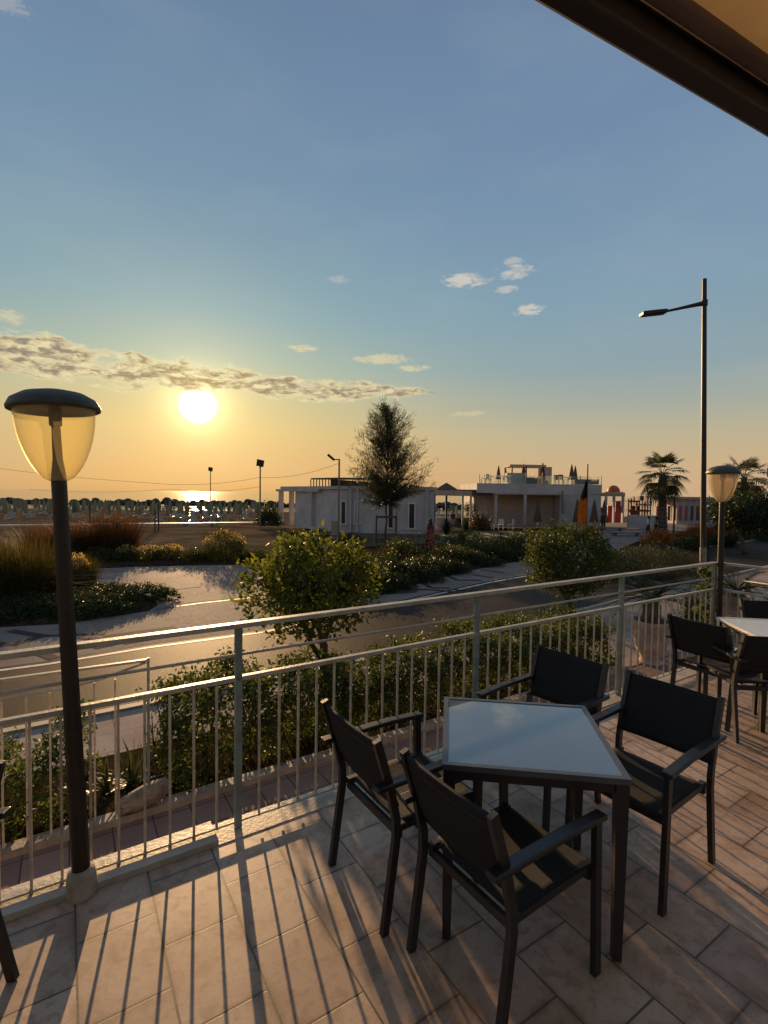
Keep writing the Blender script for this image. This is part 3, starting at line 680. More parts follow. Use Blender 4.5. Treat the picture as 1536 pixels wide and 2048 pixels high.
# ------------------------------------------------------------------ railings
def rail_run(name, label, o, dirv, L, posts, z0=0.005, skip=()):
    """railing from point o along dirv; heights as in the photograph"""
    o = Vector(o); dirv = Vector(dirv); side = Vector((-dirv.y, dirv.x, 0))
    t = thing(name, label, 'railing', o)
    P = lambda s, z: o + dirv * s + Vector((0, 0, z))
    lo, hi = -0.04 + posts[0] * 0, L
    m = MB(); m.bar(P(0, 1.127), P(L, 1.127), .055, .026); part('top_rail', m, MT['rail'], t, bevel=.004)
    m = MB(); m.tube([P(0, .965), P(L, .965)], .0085, 8); part('middle_rail', m, MT['rail'], t, 'all')
    m = MB(); m.bar(P(0, .835), P(L, .835), .036, .024); part('lower_rail', m, MT['rail'], t, bevel=.003)
    m = MB(); m.bar(P(0, .044), P(L, .044), .03, .010); part('bottom_rail', m, MT['rail'], t)
    for s in posts:
        m = MB(); m.bar(P(s, z0), P(s, 1.114), .036, .036, side); part('post', m, MT['rail_post'], t, bevel=.003)
    k = 0; n = int(L / .1165)
    for i in range(1, n + 1):
        s = (posts[0] % .1165) + i * .1165 - .1165
        if s < .02 or s > L - .02 or any(abs(s - q) < .045 for q in posts): continue
        m = MB(); m.bar(P(s, .0492), P(s, .823), .0115, .0115, side)
        m.tube([P(s, .0305), P(s, .0388)], .009, 6)
        part('baluster', m, MT['baluster'], t)
    return t
RL0 = -2.7
rail_run('railing', 'long pale metal railing with thin balusters along the front edge of the terrace', td(RL0, 2.69), UV, 6.11 - RL0, [-.96 - RL0, .786 - RL0, 2.53 - RL0, 4.33 - RL0, 6.08 - RL0])
rail_run('railing', 'short railing turning back from the far corner beside the white table', td(6.13, 2.65), -NV, 4.2, [1.7, 3.4])

# lower handrail outside on the planter kerb
t = thing('handrail', 'lower pale handrail with thin bars standing on the planter kerb behind the near lamp post', 'railing', td(-3.2, 5.085, S + .07))
def hp(tt, z): return td(tt, 5.085, z)
m = MB(); m.bar(hp(-3.2, .33), hp(.64, .265), .04, .022); part('top_rail', m, MT['rail'], t)
m = MB(); m.tube([hp(-3.2, .115), hp(-.4, .125), hp(.0, .13), hp(.25, .155), hp(.50, .215), hp(.622, .245)], .012, 8); part('lower_rail', m, MT['rail'], t, 'all')
m = MB(); m.bar(hp(.64, S + .07), hp(.64, .285), .022, .022, NV); part('post', m, MT['rail_post'], t)
m = MB(); m.bar(hp(-1.8, S + .07), hp(-1.8, .305), .022, .022, NV); part('post', m, MT['rail_post'], t)
for k in range(22):
    s = -3.1 + k * .165
    if abs(s + 1.8) < .05: continue
    m = MB(); m.bar(hp(s, S + .07), hp(s, .115 + (0.02 if s > .1 else 0)), .016, .014, NV); part('baluster', m, MT['baluster'], t)

# ------------------------------------------------------------------ terrace lamps
def garden_lamp(base, lean, label, gm, H=2.2, s=1.0):
    t = thing('terrace_lamp', label, 'lamp', base, 'terrace lamps'); b0 = Vector(base)
    rs = lambda pr: [(r * s, z) for r, z in pr]
    P = lambda z, dx=0.0: b0 + Vector((lean.x * z / H, lean.y * z / H, z))
    ax = (P(1) - P(0)).normalized()
    m = MB(); m.lathe(P(0), [(.060, 0), (.063, .01), (.062, .085), (.055, .115), (.042, .125)], 12, ax); part('foot', m, MT['concrete'], t, True)
    m = MB(); m.lathe(P(0), rs([(.038, .12), (.035, .8), (.031, 1.7), (.031, H - .37), (.028, H - .335), (.020, H - .27), (.016, H - .03)]), 16, ax); part('pole', m, MT['iron'], t, True)
    m = MB(); prof = []
    for k in range(15):
        q = k / 14; prof.append((s * (.036 + .120 * math.sin(q * math.pi / 2) ** .80), -.372 + .325 * q ** 1.25))
    inner = [(r - .004, z) for r, z in prof[::-1]]
    m.lathe(P(H), prof, 36, ax, cap=False); part('globe', m, gm, t, 'all')
    m = MB(); m.lathe(P(H), rs([(.02, -.055), (.13, -.05), (.170, -.066), (.178, -.062), (.180, -.048), (.165, -.018), (.12, .010), (.06, .024), (.012, .028)]), 40, ax); part('cap', m, MT['cap'], t, 'all')
    m = MB(); m.lathe(P(H), [(.022, -.13), (.026, -.125), (.026, -.06), (.02, -.055)], 12, ax); part('bulb_holder', m, MT['cap'], t, True)
    return t
lb = at(165, 1788, 0); garden_lamp((lb.x, lb.y, 0), Vector((-.105, 0, 0)), 'tall brown terrace lamp with amber mushroom globe by the railing in the foreground', MT['globe'], 2.26)
garden_lamp((3.72, 5.48, 0), Vector((-.02, 0, 0)), 'dark terrace lamp with pale frosted globe at the far railing corner', MT['globe2'], 2.18, .90)

# ------------------------------------------------------------------ tables
def table(label, c, rz, sx, sy, top, trim, h=.75, group='terrace tables'):
    t = thing('table', label, 'table', (c[0], c[1], 0), group, rz)
    def P(m_): return m_
    m = MB(); w = .024
    for (cx, cy, lx, ly) in [(0, sy / 2 - w / 2, sx, w), (0, -sy / 2 + w / 2, sx, w), (sx / 2 - w / 2, 0, w, sy - 2 * w), (-sx / 2 + w / 2, 0, w, sy - 2 * w)]:
        m.box((cx, cy, h - .012), (lx, ly, .024))
    link('tabletop_rim', m.mesh('tabletop_rim', trim), t)
    m = MB(); m.box((0, 0, h - .010), (sx - 2 * w - .002, sy - 2 * w - .002, .014)); link('tabletop', m.mesh('tabletop', top), t)
    m = MB(); q = .03
    for (cx, cy, lx, ly) in [(0, sy / 2 - q, sx - .05, .025), (0, -sy / 2 + q, sx - .05, .025), (sx / 2 - q, 0, .025, sy - .09), (-sx / 2 + q, 0, .025, sy - .09)]:
        m.box((cx, cy, h - .046), (lx, ly, .044))
    link('apron', m.mesh('apron', MT['tableframe']), t)
    for ix in (-1, 1):
        for iy in (-1, 1):
            m = MB(); x0, y0 = ix * (sx / 2 - .03), iy * (sy / 2 - .03); a, b = .025, .017
            V = [(x0 - b, y0 - b, 0), (x0 + b, y0 - b, 0), (x0 + b, y0 + b, 0), (x0 - b, y0 + b, 0), (x0 - a, y0 - a, h - .026), (x0 + a, y0 - a, h - .026), (x0 + a, y0 + a, h - .026), (x0 - a, y0 + a, h - .026)]
            m.add(V, [(0, 1, 2, 3), (4, 5, 6, 7), (0, 1, 5, 4), (1, 2, 6, 5), (2, 3, 7, 6), (3, 0, 4, 7)])
            link('leg', m.mesh('leg', MT['tableframe']), t)
    return t
table('square table with slate blue glass top among four chairs in the foreground', (.66, 2.297), R(-7.5), .735, .69, MT['tabletop'], MT['tabletrim'])
wc = at(1447, 1245, .75)
table('white topped table near the far railing corner at the right edge', (wc.x + .42, wc.y - .20), R(-8), .80, .72, MT['whitetop'], MT['whitetop'])

# ------------------------------------------------------------------ chairs
def make_chair():
    W, D, H, A = .47, .48, .84, .63
    t = thing('armchair', 'x', 'chair', (0, 0, 0), 'dark terrace armchairs')
    def rear(s): return [(s * W / 2, -D / 2 - .05, 0), (s * W / 2, -D / 2 + .005, .40), (s * W / 2, -D / 2 + .002, .48), (s * W / 2, -D / 2 - .03, .62), (s * W / 2, -D / 2 - .10, H)]
    for s in (-1, 1):
        m = MB(); m.path(rear(s), .024, .034, (1, 0, 0)); o = link('leg', m.mesh('leg', MT['frame']), t)
        m = MB(); m.path([(s * W / 2, D / 2 + .01, 0), (s * W / 2, D / 2, .30), (s * W / 2, D / 2 - .01, A - .011)], .024, .036, (1, 0, 0)); link('leg', m.mesh('leg', MT['frame']), t)
        m = MB(); m.path([(s * (W / 2 + .004), D / 2 + .02, A + .001), (s * (W / 2 + .004), 0.05, A + .012), (s * (W / 2 + .004), -D / 2 - .105, A + .010)], .05, .022, (1, 0, 0))
        o = link('armrest', m.mesh('armrest', MT['frame']), t); md = o.modifiers.new('bevel', 'BEVEL'); md.width = .006; md.segments = 2
    m = MB()
    for s in (-1, 1): m.bar((s * (W / 2 - .026), -D / 2 + .02, .418), (s * (W / 2 - .026), D / 2 + .0, .425), .026, .03)
    m.bar((-W / 2 + .012, D / 2 - .025, .396), (W / 2 - .012, D / 2 - .025, .396), .022, .026)
    m.bar((-W / 2 + .012, -D / 2 + .035, .392), (W / 2 - .012, -D / 2 + .035, .392), .022, .032)
    link('seat_frame', m.mesh('seat_frame', MT['frame']), t)
    def seat(u, v):
        x = (u - .5) * (W - .03); y = -D / 2 + .045 + v * (D - .03); sag = .018 * (1 - (2 * u - 1) ** 2) * (1 - (2 * v - 1) ** 4)
        z = .440 - sag + (-.02 if v > .97 else 0) - (.012 if v < .02 else 0)
        return (x, y, z)
    m = MB(); m.grid(seat, 12, 12); o = link('seat', m.mesh('seat', MT['sling'], smooth='all'), t); md = o.modifiers.new('solid', 'SOLIDIFY'); md.thickness = .006
    def back(u, v):
        x = (u - .5) * (W - .004); z = .525 + v * (H - .012 - .525); q = (z - .62) / (H - .62)
        y = -D / 2 - .03 - .07 * q + (0 if q > 0 else 0.03 * -q) - .014 * (1 - (2 * u - 1) ** 2) + .002
        return (x, y, z)
    m = MB(); m.grid(back, 14, 10); o = link('backrest', m.mesh('backrest', MT['sling'], smooth='all'), t); md = o.modifiers.new('solid', 'SOLIDIFY'); md.thickness = .016; md.offset = 0
    # stitched hems of the sling
    for v0 in (.10, .86):
        m = MB(); m.grid(lambda u, v: tuple(Vector(back(u * .94 + .03, v0 + v * .012)) + Vector((0, -.0095, 0))), 12, 1); link('hem', m.mesh('hem', MT['frame']), o)
    return t
C0 = make_chair()
CH = [((.135, 2.39), -56.4, 'dark armchair nearest the railing, its back to the hedge, left of the blue table'),
      ((.505, 1.93), -56.0, 'dark armchair in the near foreground with its back to the viewer'),
      ((1.318, 2.494), 126.8, 'dark armchair right of the blue table, turned to face it'),
      ((.947, 2.974), 127.9, 'dark armchair behind the blue table, close to the railing balusters'),
      ((2.90, 4.26), -62.0, 'dark armchair in front of the white table, seen from behind'),
      ((2.95, 4.00), -4.0, 'dark armchair cut by the right edge, at the near side of the white table'),
      ((3.78, 4.62), 172.0, 'dark armchair at the far side of the white table, under the red bag')]
for i, ((x, y), a, lb_) in enumerate(CH):
    if i == 0: C0.location = (x, y, 0); C0.rotation_euler = (0, 0, R(a)); C0['label'] = lb_
    else: dup(C0, (x, y, 0), R(a), lb_)
fl = at(97, 1975, 0)   # the chair cut off at the lower left: its leg foot stands here
o = dup(C0, (fl.x - .29 - .125, fl.y - .235, -.030), R(96), 'dark armchair cut off by the lower left corner, only its legs showing'); o.rotation_euler = (R(-6), 0, R(96))
# bag on the far chair
mb = MB(); mb.lathe((3.83, 4.66, .445), [(.02, 0), (.12, .01), (.15, .10), (.12, .22), (.03, .26)], 14); solo('bag', mb, MT['red'], 'red bag lying on the seat of the far chair at the right edge', 'bag', (3.83, 4.66, .445), smooth=True)

# ------------------------------------------------------------------ awning overhead
A1, A2 = at(1060, 0, 2.75) if False else None, None
def on_z(px, py, z):
    d = ray(px, py); return Vector((0, 0, CAM_H)) + d * ((z - CAM_H) / d.z)
A1, A2 = on_z(1058, 0, 2.75), on_z(1536, 279, 2.75)
ad = (A2 - A1); ad.z = 0; ad.normalize(); an = Vector((ad.y, -ad.x, 0))        # an: towards the house
t = thing('awning', 'beige terrace awning with dark front bar across the upper right corner', 'awning', A1)
q0, q1 = A1 - ad * 3.2, A1 + ad * 6.5
up = Vector((0, 0, 1)); sl_ = (an * 2.8 + up * .62).normalized()
m = MB(); m.path([q0 + an * .024 + up * .05, q1 + an * .024 + up * .05], .048, .10, an); part('front_bar', m, MT['awn_bar'], t, bevel=.008)
m = MB(); m.tube([q0 + an * .070 + up * .06, q1 + an * .070 + up * .06], .0205, 16); part('roller', m, MT['awn_bar2'], t, 'all')
m = MB(); c0, c1 = q0 + an * .012 + up * .1035, q1 + an * .012 + up * .1035
m.add([c0, c1, c1 + sl_ * 2.9, c0 + sl_ * 2.9], [(0, 1, 2, 3)]); o = part('canopy', m, MT['awn_cloth'], t); md = o.modifiers.new('solid', 'SOLIDIFY'); md.thickness = .003
for s in (.6, 8.4):
    m = MB(); e = q0 + ad * s + an * .17 + up * .07; m.bar(e, e + sl_ * 1.4 + up * -.02, .05, .05); m.bar(e + sl_ * 1.4, e + sl_ * 2.75, .05, .05); part('folding_arm', m, MT['awn_bar'], t)
m = MB(); m.bar(c0 + sl_ * 2.9, c1 + sl_ * 2.9, .16, .18); part('cassette', m, MT['awn_bar'], t)

# ------------------------------------------------------------------ street lamp and floodlights
b0 = Vector((at(1406, 1160).x, at(1406, 1160).y, S)); Y = b0.y
tp = aty(1409, 558, Y); ja = aty(1410, 606, Y); hd = aty(1326, 624, Y); he = aty(1289, 628, Y)
t = thing('street_lamp', 'very tall dark street lamp with one arm over the road', 'street lamp', b0)
m = MB(); m.tube([b0, b0.lerp(tp, .6), tp], [.10, .088, .075], 14); part('pole', m, MT['iron_grey'], t, True)
m = MB(); m.tube([b0, b0.lerp(tp, .11)], [.115, .112], 14); m.box((b0.x - .10, b0.y - .06, S + .95), (.03, .03, 1.75)); part('base_sleeve', m, MT['galv'], t, True)
m = MB(); ja2 = b0.lerp(tp, (ja.z - S) / (tp.z - S)); m.tube([ja2, ja2.lerp(hd, .5), hd], [.085, .055, .04], 10); m.lathe(ja2 - Vector((0, 0, .1)), [(.11, 0), (.11, .2)], 12); part('arm', m, MT['iron_grey'], t, True)
m = MB(); dv = (he - hd).normalized(); m.bar(hd - dv * .1, he + dv * .12, .34, .13); m.bar(hd + dv * .02, he + dv * .05, .24, .17); part('lamp_head', m, MT['iron_grey'], t, bevel=.02)
FLG = []
def floodlight(px, pyb, pyt, Y, label, head):
    top = aty(px, pyt, Y); g = aty(px, pyb, Y)
    t = thing('floodlight_pole', label, 'floodlight', g, 'floodlight poles along the beach')
    m = MB(); m.tube([g, Vector((g.x, g.y, top.z))], [.075, .06], 8); part('pole', m, MT['galv'], t, True)
    tp_ = Vector((g.x, g.y, top.z)); FLG.append(tp_)
    m = MB()
    if head == 0:
        m.box(tp_ + Vector((0, 0, .42)), (.62, .2, .55), ax=(Vector((.95, .2, -.2)).normalized(), Vector((-.2, .95, .3)).normalized(), Vector((.2, -.25, .95)).normalized()))
        m.bar(tp_, tp_ + Vector((.02, 0, .3)), .12, .12)
    else:
        m.bar(tp_ + Vector((.02, 0, -.02)), tp_ + Vector((-.38, 0, -.06)), .07, .07); m.bar(tp_ + Vector((-.36, 0, -.08)), tp_ + Vector((-.82, -.05, .3)), .4, .16)
    part('lamp_head', m, MT['lamp_dark'], t)
    return t
floodlight(520, 1055, 936, 43.0, 'thin floodlight pole with square lamp standing left of the white bathhouse', 0)
floodlight(421, 1012, 944, 75.0, 'farthest floodlight pole, standing among beach parasols under the sun', 0)
floodlight(677, 1072, 918, 36.0, 'floodlight pole with tilted lamp on a short arm in front of the white bathhouse', 1)
def cable(pts, label):
    P = [Vector(p) for p in pts]; out = []
    for i in range(len(P) - 1):
        for k in range(8):
            q = k / 8; p = P[i].lerp(P[i + 1], q); p.z -= 4 * q * (1 - q) * .35; out.append(p)
    out.append(P[-1]); m = MB(); m.tube(out, .012, 4); solo('overhead_cable', m, MT['rope'], label, 'cable', P[0])
cable([aty(-200, 905, 45), aty(300, 966, 43.5), FLG[0] + Vector((0, 0, -.8)), FLG[2] + Vector((0, 0, -.3))], 'sagging overhead cable strung between the floodlight poles')
cable([aty(60, 979, 60), aty(345, 978, 60), FLG[0] + Vector((0, 0, -1.6))], 'lower thin cable sagging towards the floodlight pole')
"""end of part 2"""

# ------------------------------------------------------------------ hedges and planter plants
def hedge(name, label, t0, t1, d0, d1, ztop, n, seed, leaf=.058, zlow=S + .05):
    rng = np.random.default_rng(seed); c = td((t0 + t1) / 2, (d0 + d1) / 2, zlow)
    t = thing(name, label, 'hedge', c)
    npl = int(n / 26)
    tt = rng.uniform(t0, t1, npl); dd = rng.uniform(0, 1, npl); hh = rng.uniform(0, 1, npl)
    prof = lambda q: ztop(q) + .08 * np.sin(q * 5.1) + .06 * np.sin(q * 11.3 + 1) + .04 * np.sin(q * 23)
    top = prof(tt)
    # most clumps near the outer shell
    side = rng.uniform(0, 1, npl); dd = np.where(side < .45, dd * .22, np.where(side < .62, 1 - dd * .2, dd)); hh = np.where(side > .62, 1 - .30 * hh ** 1.6, hh)
    hh = np.clip(hh, .06, 1)
    dcen = d0 + (d1 - d0) * dd; bulge = .06 * np.sin(tt * 7 + hh * 5)
    z = zlow + (top - zlow) * hh * (1 - .12 * np.abs(dd - .5))
    C = np.stack([UV.x * tt + NV.x * (dcen - bulge), UV.y * tt + NV.y * (dcen - bulge), z], 1)
    P = np.repeat(C, 26, 0) + rng.normal(size=(npl * 26, 3)) * .055
    np_mesh('foliage', leaves(P, leaf, rng, .5, .5), LEAF_F, MT['l_hedge'], t, c)
    m = MB(); r_ = random.Random(seed)
    for k in range(int((t1 - t0) * 9)):
        a = r_.uniform(t0, t1); b0 = td(a, r_.uniform(d0 + .15, d1 - .15), zlow - .05); e = td(a + r_.uniform(-.2, .2), r_.uniform(d0 + .05, d1 - .05), float(prof(a)) - r_.uniform(.0, .12))
        mid = b0.lerp(e, .5) + Vector((r_.uniform(-.06, .06), r_.uniform(-.06, .06), 0)); m.tube([b0, mid, e], [.014, .009, .003], 5)
    part('stems', m, MT['bark'], t)
    return t
hedge('hedge', 'long dense evergreen hedge in the planter below the terrace railing', .78, 8.25, 5.21, 6.3,
      lambda q: np.where(q < 2.6, -.27, np.where(q < 4.4, -.38, np.where(q < 6.4, -.28, -.34))), 40000, 11)
hedge('hedge', 'short thin hedge with open shoots behind the near lamp post at the left edge', -3.0, .20, 5.21, 6.1, lambda q: -.56 + .12 * np.cos(q * 4.0), 7500, 12)

def agave(loc, n, L, seed, label, group=None, mat='l_agave', w=.05, spread=.75, cat='plant', name='agave'):
    t = thing(name, label, cat, loc, group); rng = np.random.default_rng(seed)
    base = np.tile(np.array(loc), (n, 1)) + rng.normal(0, .02, (n, 3)) * [1, 1, 0]
    V, F = blades(base, rng.uniform(0, 2 * np.pi, n), np.abs(rng.normal(0, spread, n)).clip(0, 1.35), L * rng.uniform(.6, 1.05, n), np.full(n, w), rng, 4, .25)
    np_mesh('blades', V, F, MT[mat], t, Vector(loc)); return t
p = at(268, 1568, S + .045); agave(p, 26, .48, 3, 'spiky agave with upright blades beside the pale stone in the planter')
p = at(212, 1586, S + .045); agave(p, 22, .40, 4, 'smaller spiky agave between the lamp post and the pale stone', spread=.9)
# pale stone on the kerb
a, c = at(240, 1618, S + .13), at(338, 1566, S + .20); c = a + (c - a) * 1.0
mb = MB(); rr = random.Random(2); ax = (c - a); L = ax.length; prof = [(.02, 0), (.06, .01), (.085, .2 * L), (.09, .45 * L), (.10, .72 * L), (.075, .95 * L), (.02, L)]
mb.lathe(a, prof, 14, ax); mb.v = [tuple(Vector(v) + Vector((rr.uniform(-.02, .02), rr.uniform(-.02, .02), rr.uniform(-.02, .02)))) for v in mb.v]
solo('stone', mb, MT['stone'], 'long pale weathered stone lying across the planter kerb beside the agave', 'stone', a, smooth='all')

# ------------------------------------------------------------------ trees
def limb(m, a, b, r0, r1, rng, n=4, wob=.06, k=7):
    a, b = Vector(a), Vector(b); L = (b - a).length; P = []; Rr = []
    for i in range(n + 1):
        q = i / n; p = a.lerp(b, q)
        if 0 < i < n: p += Vector((rng.uniform(-1, 1), rng.uniform(-1, 1), rng.uniform(-.5, .5))) * wob * L
        P.append(p); Rr.append(r0 + (r1 - r0) * q)
    m.tube(P, Rr, k); return P
def round_tree(name, label, base, fork, crown_c, rad, n_cl, per, leaf, mat, seed, trunk_r=.06, limbs=3, cl=.085, shell=.42, amp=.3, twig=1.0):
    t = thing(name, label, 'tree', base); rng = np.random.default_rng(seed); r_ = random.Random(seed); cc = Vector(crown_c)
    C, P = clumps(n_cl, per, rad, cl, rng, False, shell, amp); keep = np.ones(len(P), bool)
    np_mesh('crown', leaves(P + np.array(cc), leaf, rng, .5, .3), LEAF_F, MT[mat], t, Vector(base))
    m = MB(); limb(m, base, fork, trunk_r, trunk_r * .85, r_, 4, .04, 9); f = Vector(fork)
    heads = []
    for k in range(limbs):
        a = 2 * math.pi * k / limbs + r_.uniform(-.4, .4); e = cc + Vector((math.cos(a) * rad[0] * .42, math.sin(a) * rad[1] * .42, -rad[2] * .15)); limb(m, f, e, trunk_r * .72, trunk_r * .38, r_, 4, .07, 7); heads += [f.lerp(e, q) for q in (.45, .7, 1.0)]
    part('trunk', m, MT['bark'], t, 'all')
    m = MB()
    for c in C[:: max(1, int(n_cl / (90 * twig)))]:
        c = Vector(c) + cc; h = min(heads, key=lambda q: (q - c).length + r_.uniform(0, .3)); limb(m, h, c, trunk_r * .22, .004, r_, 3, .09, 5)
    part('branches', m, MT['bark'], t, 'all')
    return t
cb = td(3.10, 6.05, S + .04)
round_tree('citrus_tree', 'round leafy citrus tree with forked trunk rising from the hedge', cb, td(3.0, 6.2, -.50), td(2.90, 6.3, .56), (.88, .92, .72), 280, 21, .088, 'l_citrus', 21, .055, 4, .075, .36, .26, 1.6)
rb = td(10.05, 7.35, S + .05)
round_tree('ornamental_tree', 'dense round tree on a short trunk beyond the middle of the railing', rb, td(9.9, 7.5, -.55), td(9.98, 7.6, .36), (1.04, 1.10, .76), 360, 26, .085, 'l_round', 22, .075, 4, .10, .5, .18)

# feathery tamarisk with its stake frame
tb = at(772, 1098); tb = Vector((tb.x, tb.y, S + .05)); Yt = tb.y
t = thing('tamarisk_tree', 'tall feathery young tree tied inside a wooden frame before the white bathhouse', 'tree', tb); rng = np.random.default_rng(31); r_ = random.Random(31)
topz = aty(772, 800, Yt).z; lowz = aty(772, 1014, Yt).z
m = MB(); Pn = []; limb(m, tb, (tb.x, tb.y, lowz + .8), .06, .05, r_, 4, .02); lead = limb(m, (tb.x, tb.y, lowz + .8), (tb.x, tb.y, topz - .3), .05, .01, r_, 6, .02)
segs = []
W = .92
def tam_r(q):
    K_ = [(0, .7), (.10, 1.5), (.22, 2.05), (.45, 2.1), (.60, 1.95), (.74, 1.5), (.88, 1.0), (1.0, .55)]
    for (q0, r0), (q1, r1) in zip(K_, K_[1:]):
        if q0 <= q <= q1: return r0 + (r1 - r0) * (q - q0) / (q1 - q0)
    return .2
for k in range(300):
    q = r_.uniform(0, 1)
    while r_.uniform(0, 2.2) > tam_r(q): q = r_.uniform(0, 1)
    a = r_.uniform(0, 2 * math.pi); wid = 1.12 * tam_r(q) * r_.uniform(.3, 1.08) * (1 + .14 * math.sin(a * 3 + 1)); z1 = lowz + (topz - .35 - lowz) * q + r_.uniform(-.2, .25)
    e = Vector((tb.x + math.cos(a) * wid, tb.y + math.sin(a) * wid, z1)); s0 = Vector((tb.x, tb.y, max(lowz + .15, z1 - wid * r_.uniform(.5, 1.15) - .1)))
    if k % 2 == 0: limb(m, s0, e, .022, .005, r_, 3, .05, 4)
    segs.append((s0, e))
for k in range(9):
    a = r_.uniform(0, 2 * math.pi); s0 = Vector((tb.x, tb.y, topz - 2.6)); e = Vector((tb.x + math.cos(a) * r_.uniform(.1, .8), tb.y + math.sin(a) * .6, topz - r_.uniform(.1, 1.1))); limb(m, s0, e, .014, .004, r_, 3, .04, 4); segs.append((s0.lerp(e, .3), e))
part('trunk', m, MT['bark'], t)
PP = []; DD = []
for s0, e in segs:
    n = 78; q = rng.uniform(.3, 1.06, n); pt = np.array(s0)[None] * (1 - q[:, None]) + np.array(e)[None] * q[:, None] + rng.normal(0, .085, (n, 3)); dr = np.array((e - s0).normalized())[None] + rng.normal(0, .55, (n, 3)) + np.array([0, 0, .25]); PP.append(pt); DD.append(dr)
PP = np.concatenate(PP); DD = np.concatenate(DD); DD /= np.linalg.norm(DD, axis=1)[:, None]; nn = len(PP)
L = rng.uniform(.12, .30, nn)[:, None]; sd = np.cross(DD, rng.normal(size=(nn, 3))); sd /= np.linalg.norm(sd, axis=1)[:, None]
np_mesh('crown', np.stack([PP - sd * .010, PP + sd * .010, PP + DD * L + sd * .004, PP + DD * L - sd * .004], 1), [(0, 1, 2, 3)], MT['l_tam'], t, tb)
t = thing('tree_stake_frame', 'brown wooden stake frame of two posts and cross bars round the feathery tree', 'tree stake', tb)
x0, x1 = aty(752, 1098, Yt - .5).x, aty(792, 1098, Yt - .5).x; zt = aty(772, 1032, Yt - .5).z
for x in (x0, x1):
    for yy in (Yt - .5, Yt + .5):
        m = MB(); m.tube([(x, yy, S), (x, yy, zt)], .045, 7); part('post', m, MT['wood'], t)
for yy in (Yt - .5, Yt + .5):
    for z in (zt - .08, zt - 1.35):
        m = MB(); m.tube([(x0, yy - .06, z), (x1, yy - .06, z)], .04, 7); part('cross_bar', m, MT['wood'], t)

# palms
def fan_palm(label, base, trunk_top, r0, nf, fr, seed):
    base, tt = Vector(base), Vector(trunk_top); t = thing('palm_tree', label, 'palm tree', base, 'fan palms by the beach'); rng = np.random.default_rng(seed); r_ = random.Random(seed)
    H = tt.z - base.z; m = MB(); n = 30; m.tube([base + (tt - base) * (i / n) for i in range(n + 1)], [r0 * (1.25 - .45 * i / n + .22 * math.exp(-((i / n - .82) / .13) ** 2)) * (1.05 if i % 2 else .93) for i in range(n + 1)], 11); part('trunk', m, MT['palm_bark'], t)
    VV = []
    for k in range(nf):
        a = 2.39996 * k + r_.uniform(-.3, .3); q = k / nf; el = 1.35 - 2.3 * q ** .9 + r_.uniform(-.1, .1)
        d = Vector((math.cos(a) * math.cos(el), math.sin(a) * math.cos(el), math.sin(el))); L = fr * r_.uniform(.45, .6); hub = tt + d * L + Vector((0, 0, -.12 * L * (1 + q)))
        mm = m2 if k else None
        if k == 0: m2 = MB()
        m2.tube([tt + Vector((0, 0, -.1)), tt + d * L * .5 + Vector((0, 0, .03)), hub], [.03, .02, .014], 4)
        s = d.cross(Vector((0, 0, 1)));
        if s.length < .1: s = Vector((1, 0, 0))
        s.normalize(); d2 = (d + Vector((0, 0, -.25 - .35 * q))).normalized()
        for j in range(19):
            b = -1.45 + 2.9 * j / 18; dd = (d2 * math.cos(b) + s * math.sin(b)).normalized(); Lb = fr * .62 * (1 - .18 * abs(b)) * r_.uniform(.85, 1.05); wv = s.cross(dd); w = (d2 * -math.sin(b) + s * math.cos(b)) * .05
            mid = hub + dd * Lb * .6 + Vector((0, 0, -.02)); tip = hub + dd * Lb + Vector((0, 0, -Lb * (.16 + .25 * q)))
            VV.append([hub, mid - w, tip, mid + w])
    part('fronds_stalks', m2, MT['l_palm'], t); np_mesh('fronds', np.array([[tuple(p) for p in v] for v in VV]), [(0, 1, 2, 3)], MT['l_palm'], t, base)
    return t
Yp = 40.0; pb = aty(1325, 1072, Yp); fan_palm('fan palm with thick trunk standing clear against the sky left of the tall street lamp', pb, aty(1325, 948, Yp), .30, 26, 2.1, 41)
Yp = 46.0; pb = aty(1488, 1066, Yp); fan_palm('fan palm rising behind the dark tree at the right edge', pb, aty(1488, 955, Yp), .27, 30, 2.5, 42)

# dark tree at the right
db = at(1490, 1108); dc = aty(1490, 1028, db.y + 1.5)
round_tree('broadleaf_tree', 'broad dark tree with low crown at the right edge behind the terrace lamp', db, (db.x + .1, db.y + .8, .1), (dc.x + .35, dc.y, dc.z + .1), (2.35, 2.1, 1.12), 520, 26, .15, 'l_dark', 51, .12, 5, .18, .4, .3)

# ------------------------------------------------------------------ shrubs, grasses and flowers across the road
def g_thing(label, loc, parts_, cat='ornamental grass', name='ornamental_grass', group=None):
    t = thing(name, label, cat, loc, group)
    for i, (pn, kw) in enumerate(parts_): grass_clump(pn, t, tuple(loc), **kw)
    return t
def gpx(px, py, dz=.08): p = at(px, py); return Vector((p.x, p.y, S + dz))
p = gpx(236, 1112); g_thing('tall reddish grass clump right of the near lamp post', p, [('blades', dict(r=1.5, h=2.2, n=1700, mat=MT['g_red'], seed=61, w=.02, lean=.42, droop=.5))])
p = gpx(165, 1112); g_thing('reddish grass clump half hidden behind the near lamp post', p, [('blades', dict(r=1.4, h=1.85, n=1500, mat=MT['g_red'], seed=62, w=.02, lean=.5, droop=.6))])
p = gpx(90, 1125); g_thing('spiky reddish grass clump left of the near lamp post', p, [('blades', dict(r=1.3, h=1.8, n=1300, mat=MT['g_red'], seed=63, w=.02, lean=.6, droop=.5))])
p = gpx(35, 1205); g_thing('big yellow green grass clump at the left edge of the flower bed', p, [('blades', dict(r=1.5, h=1.75, n=2600, mat=MT['g_yel'], seed=64, w=.02, lean=.45, droop=.7))])
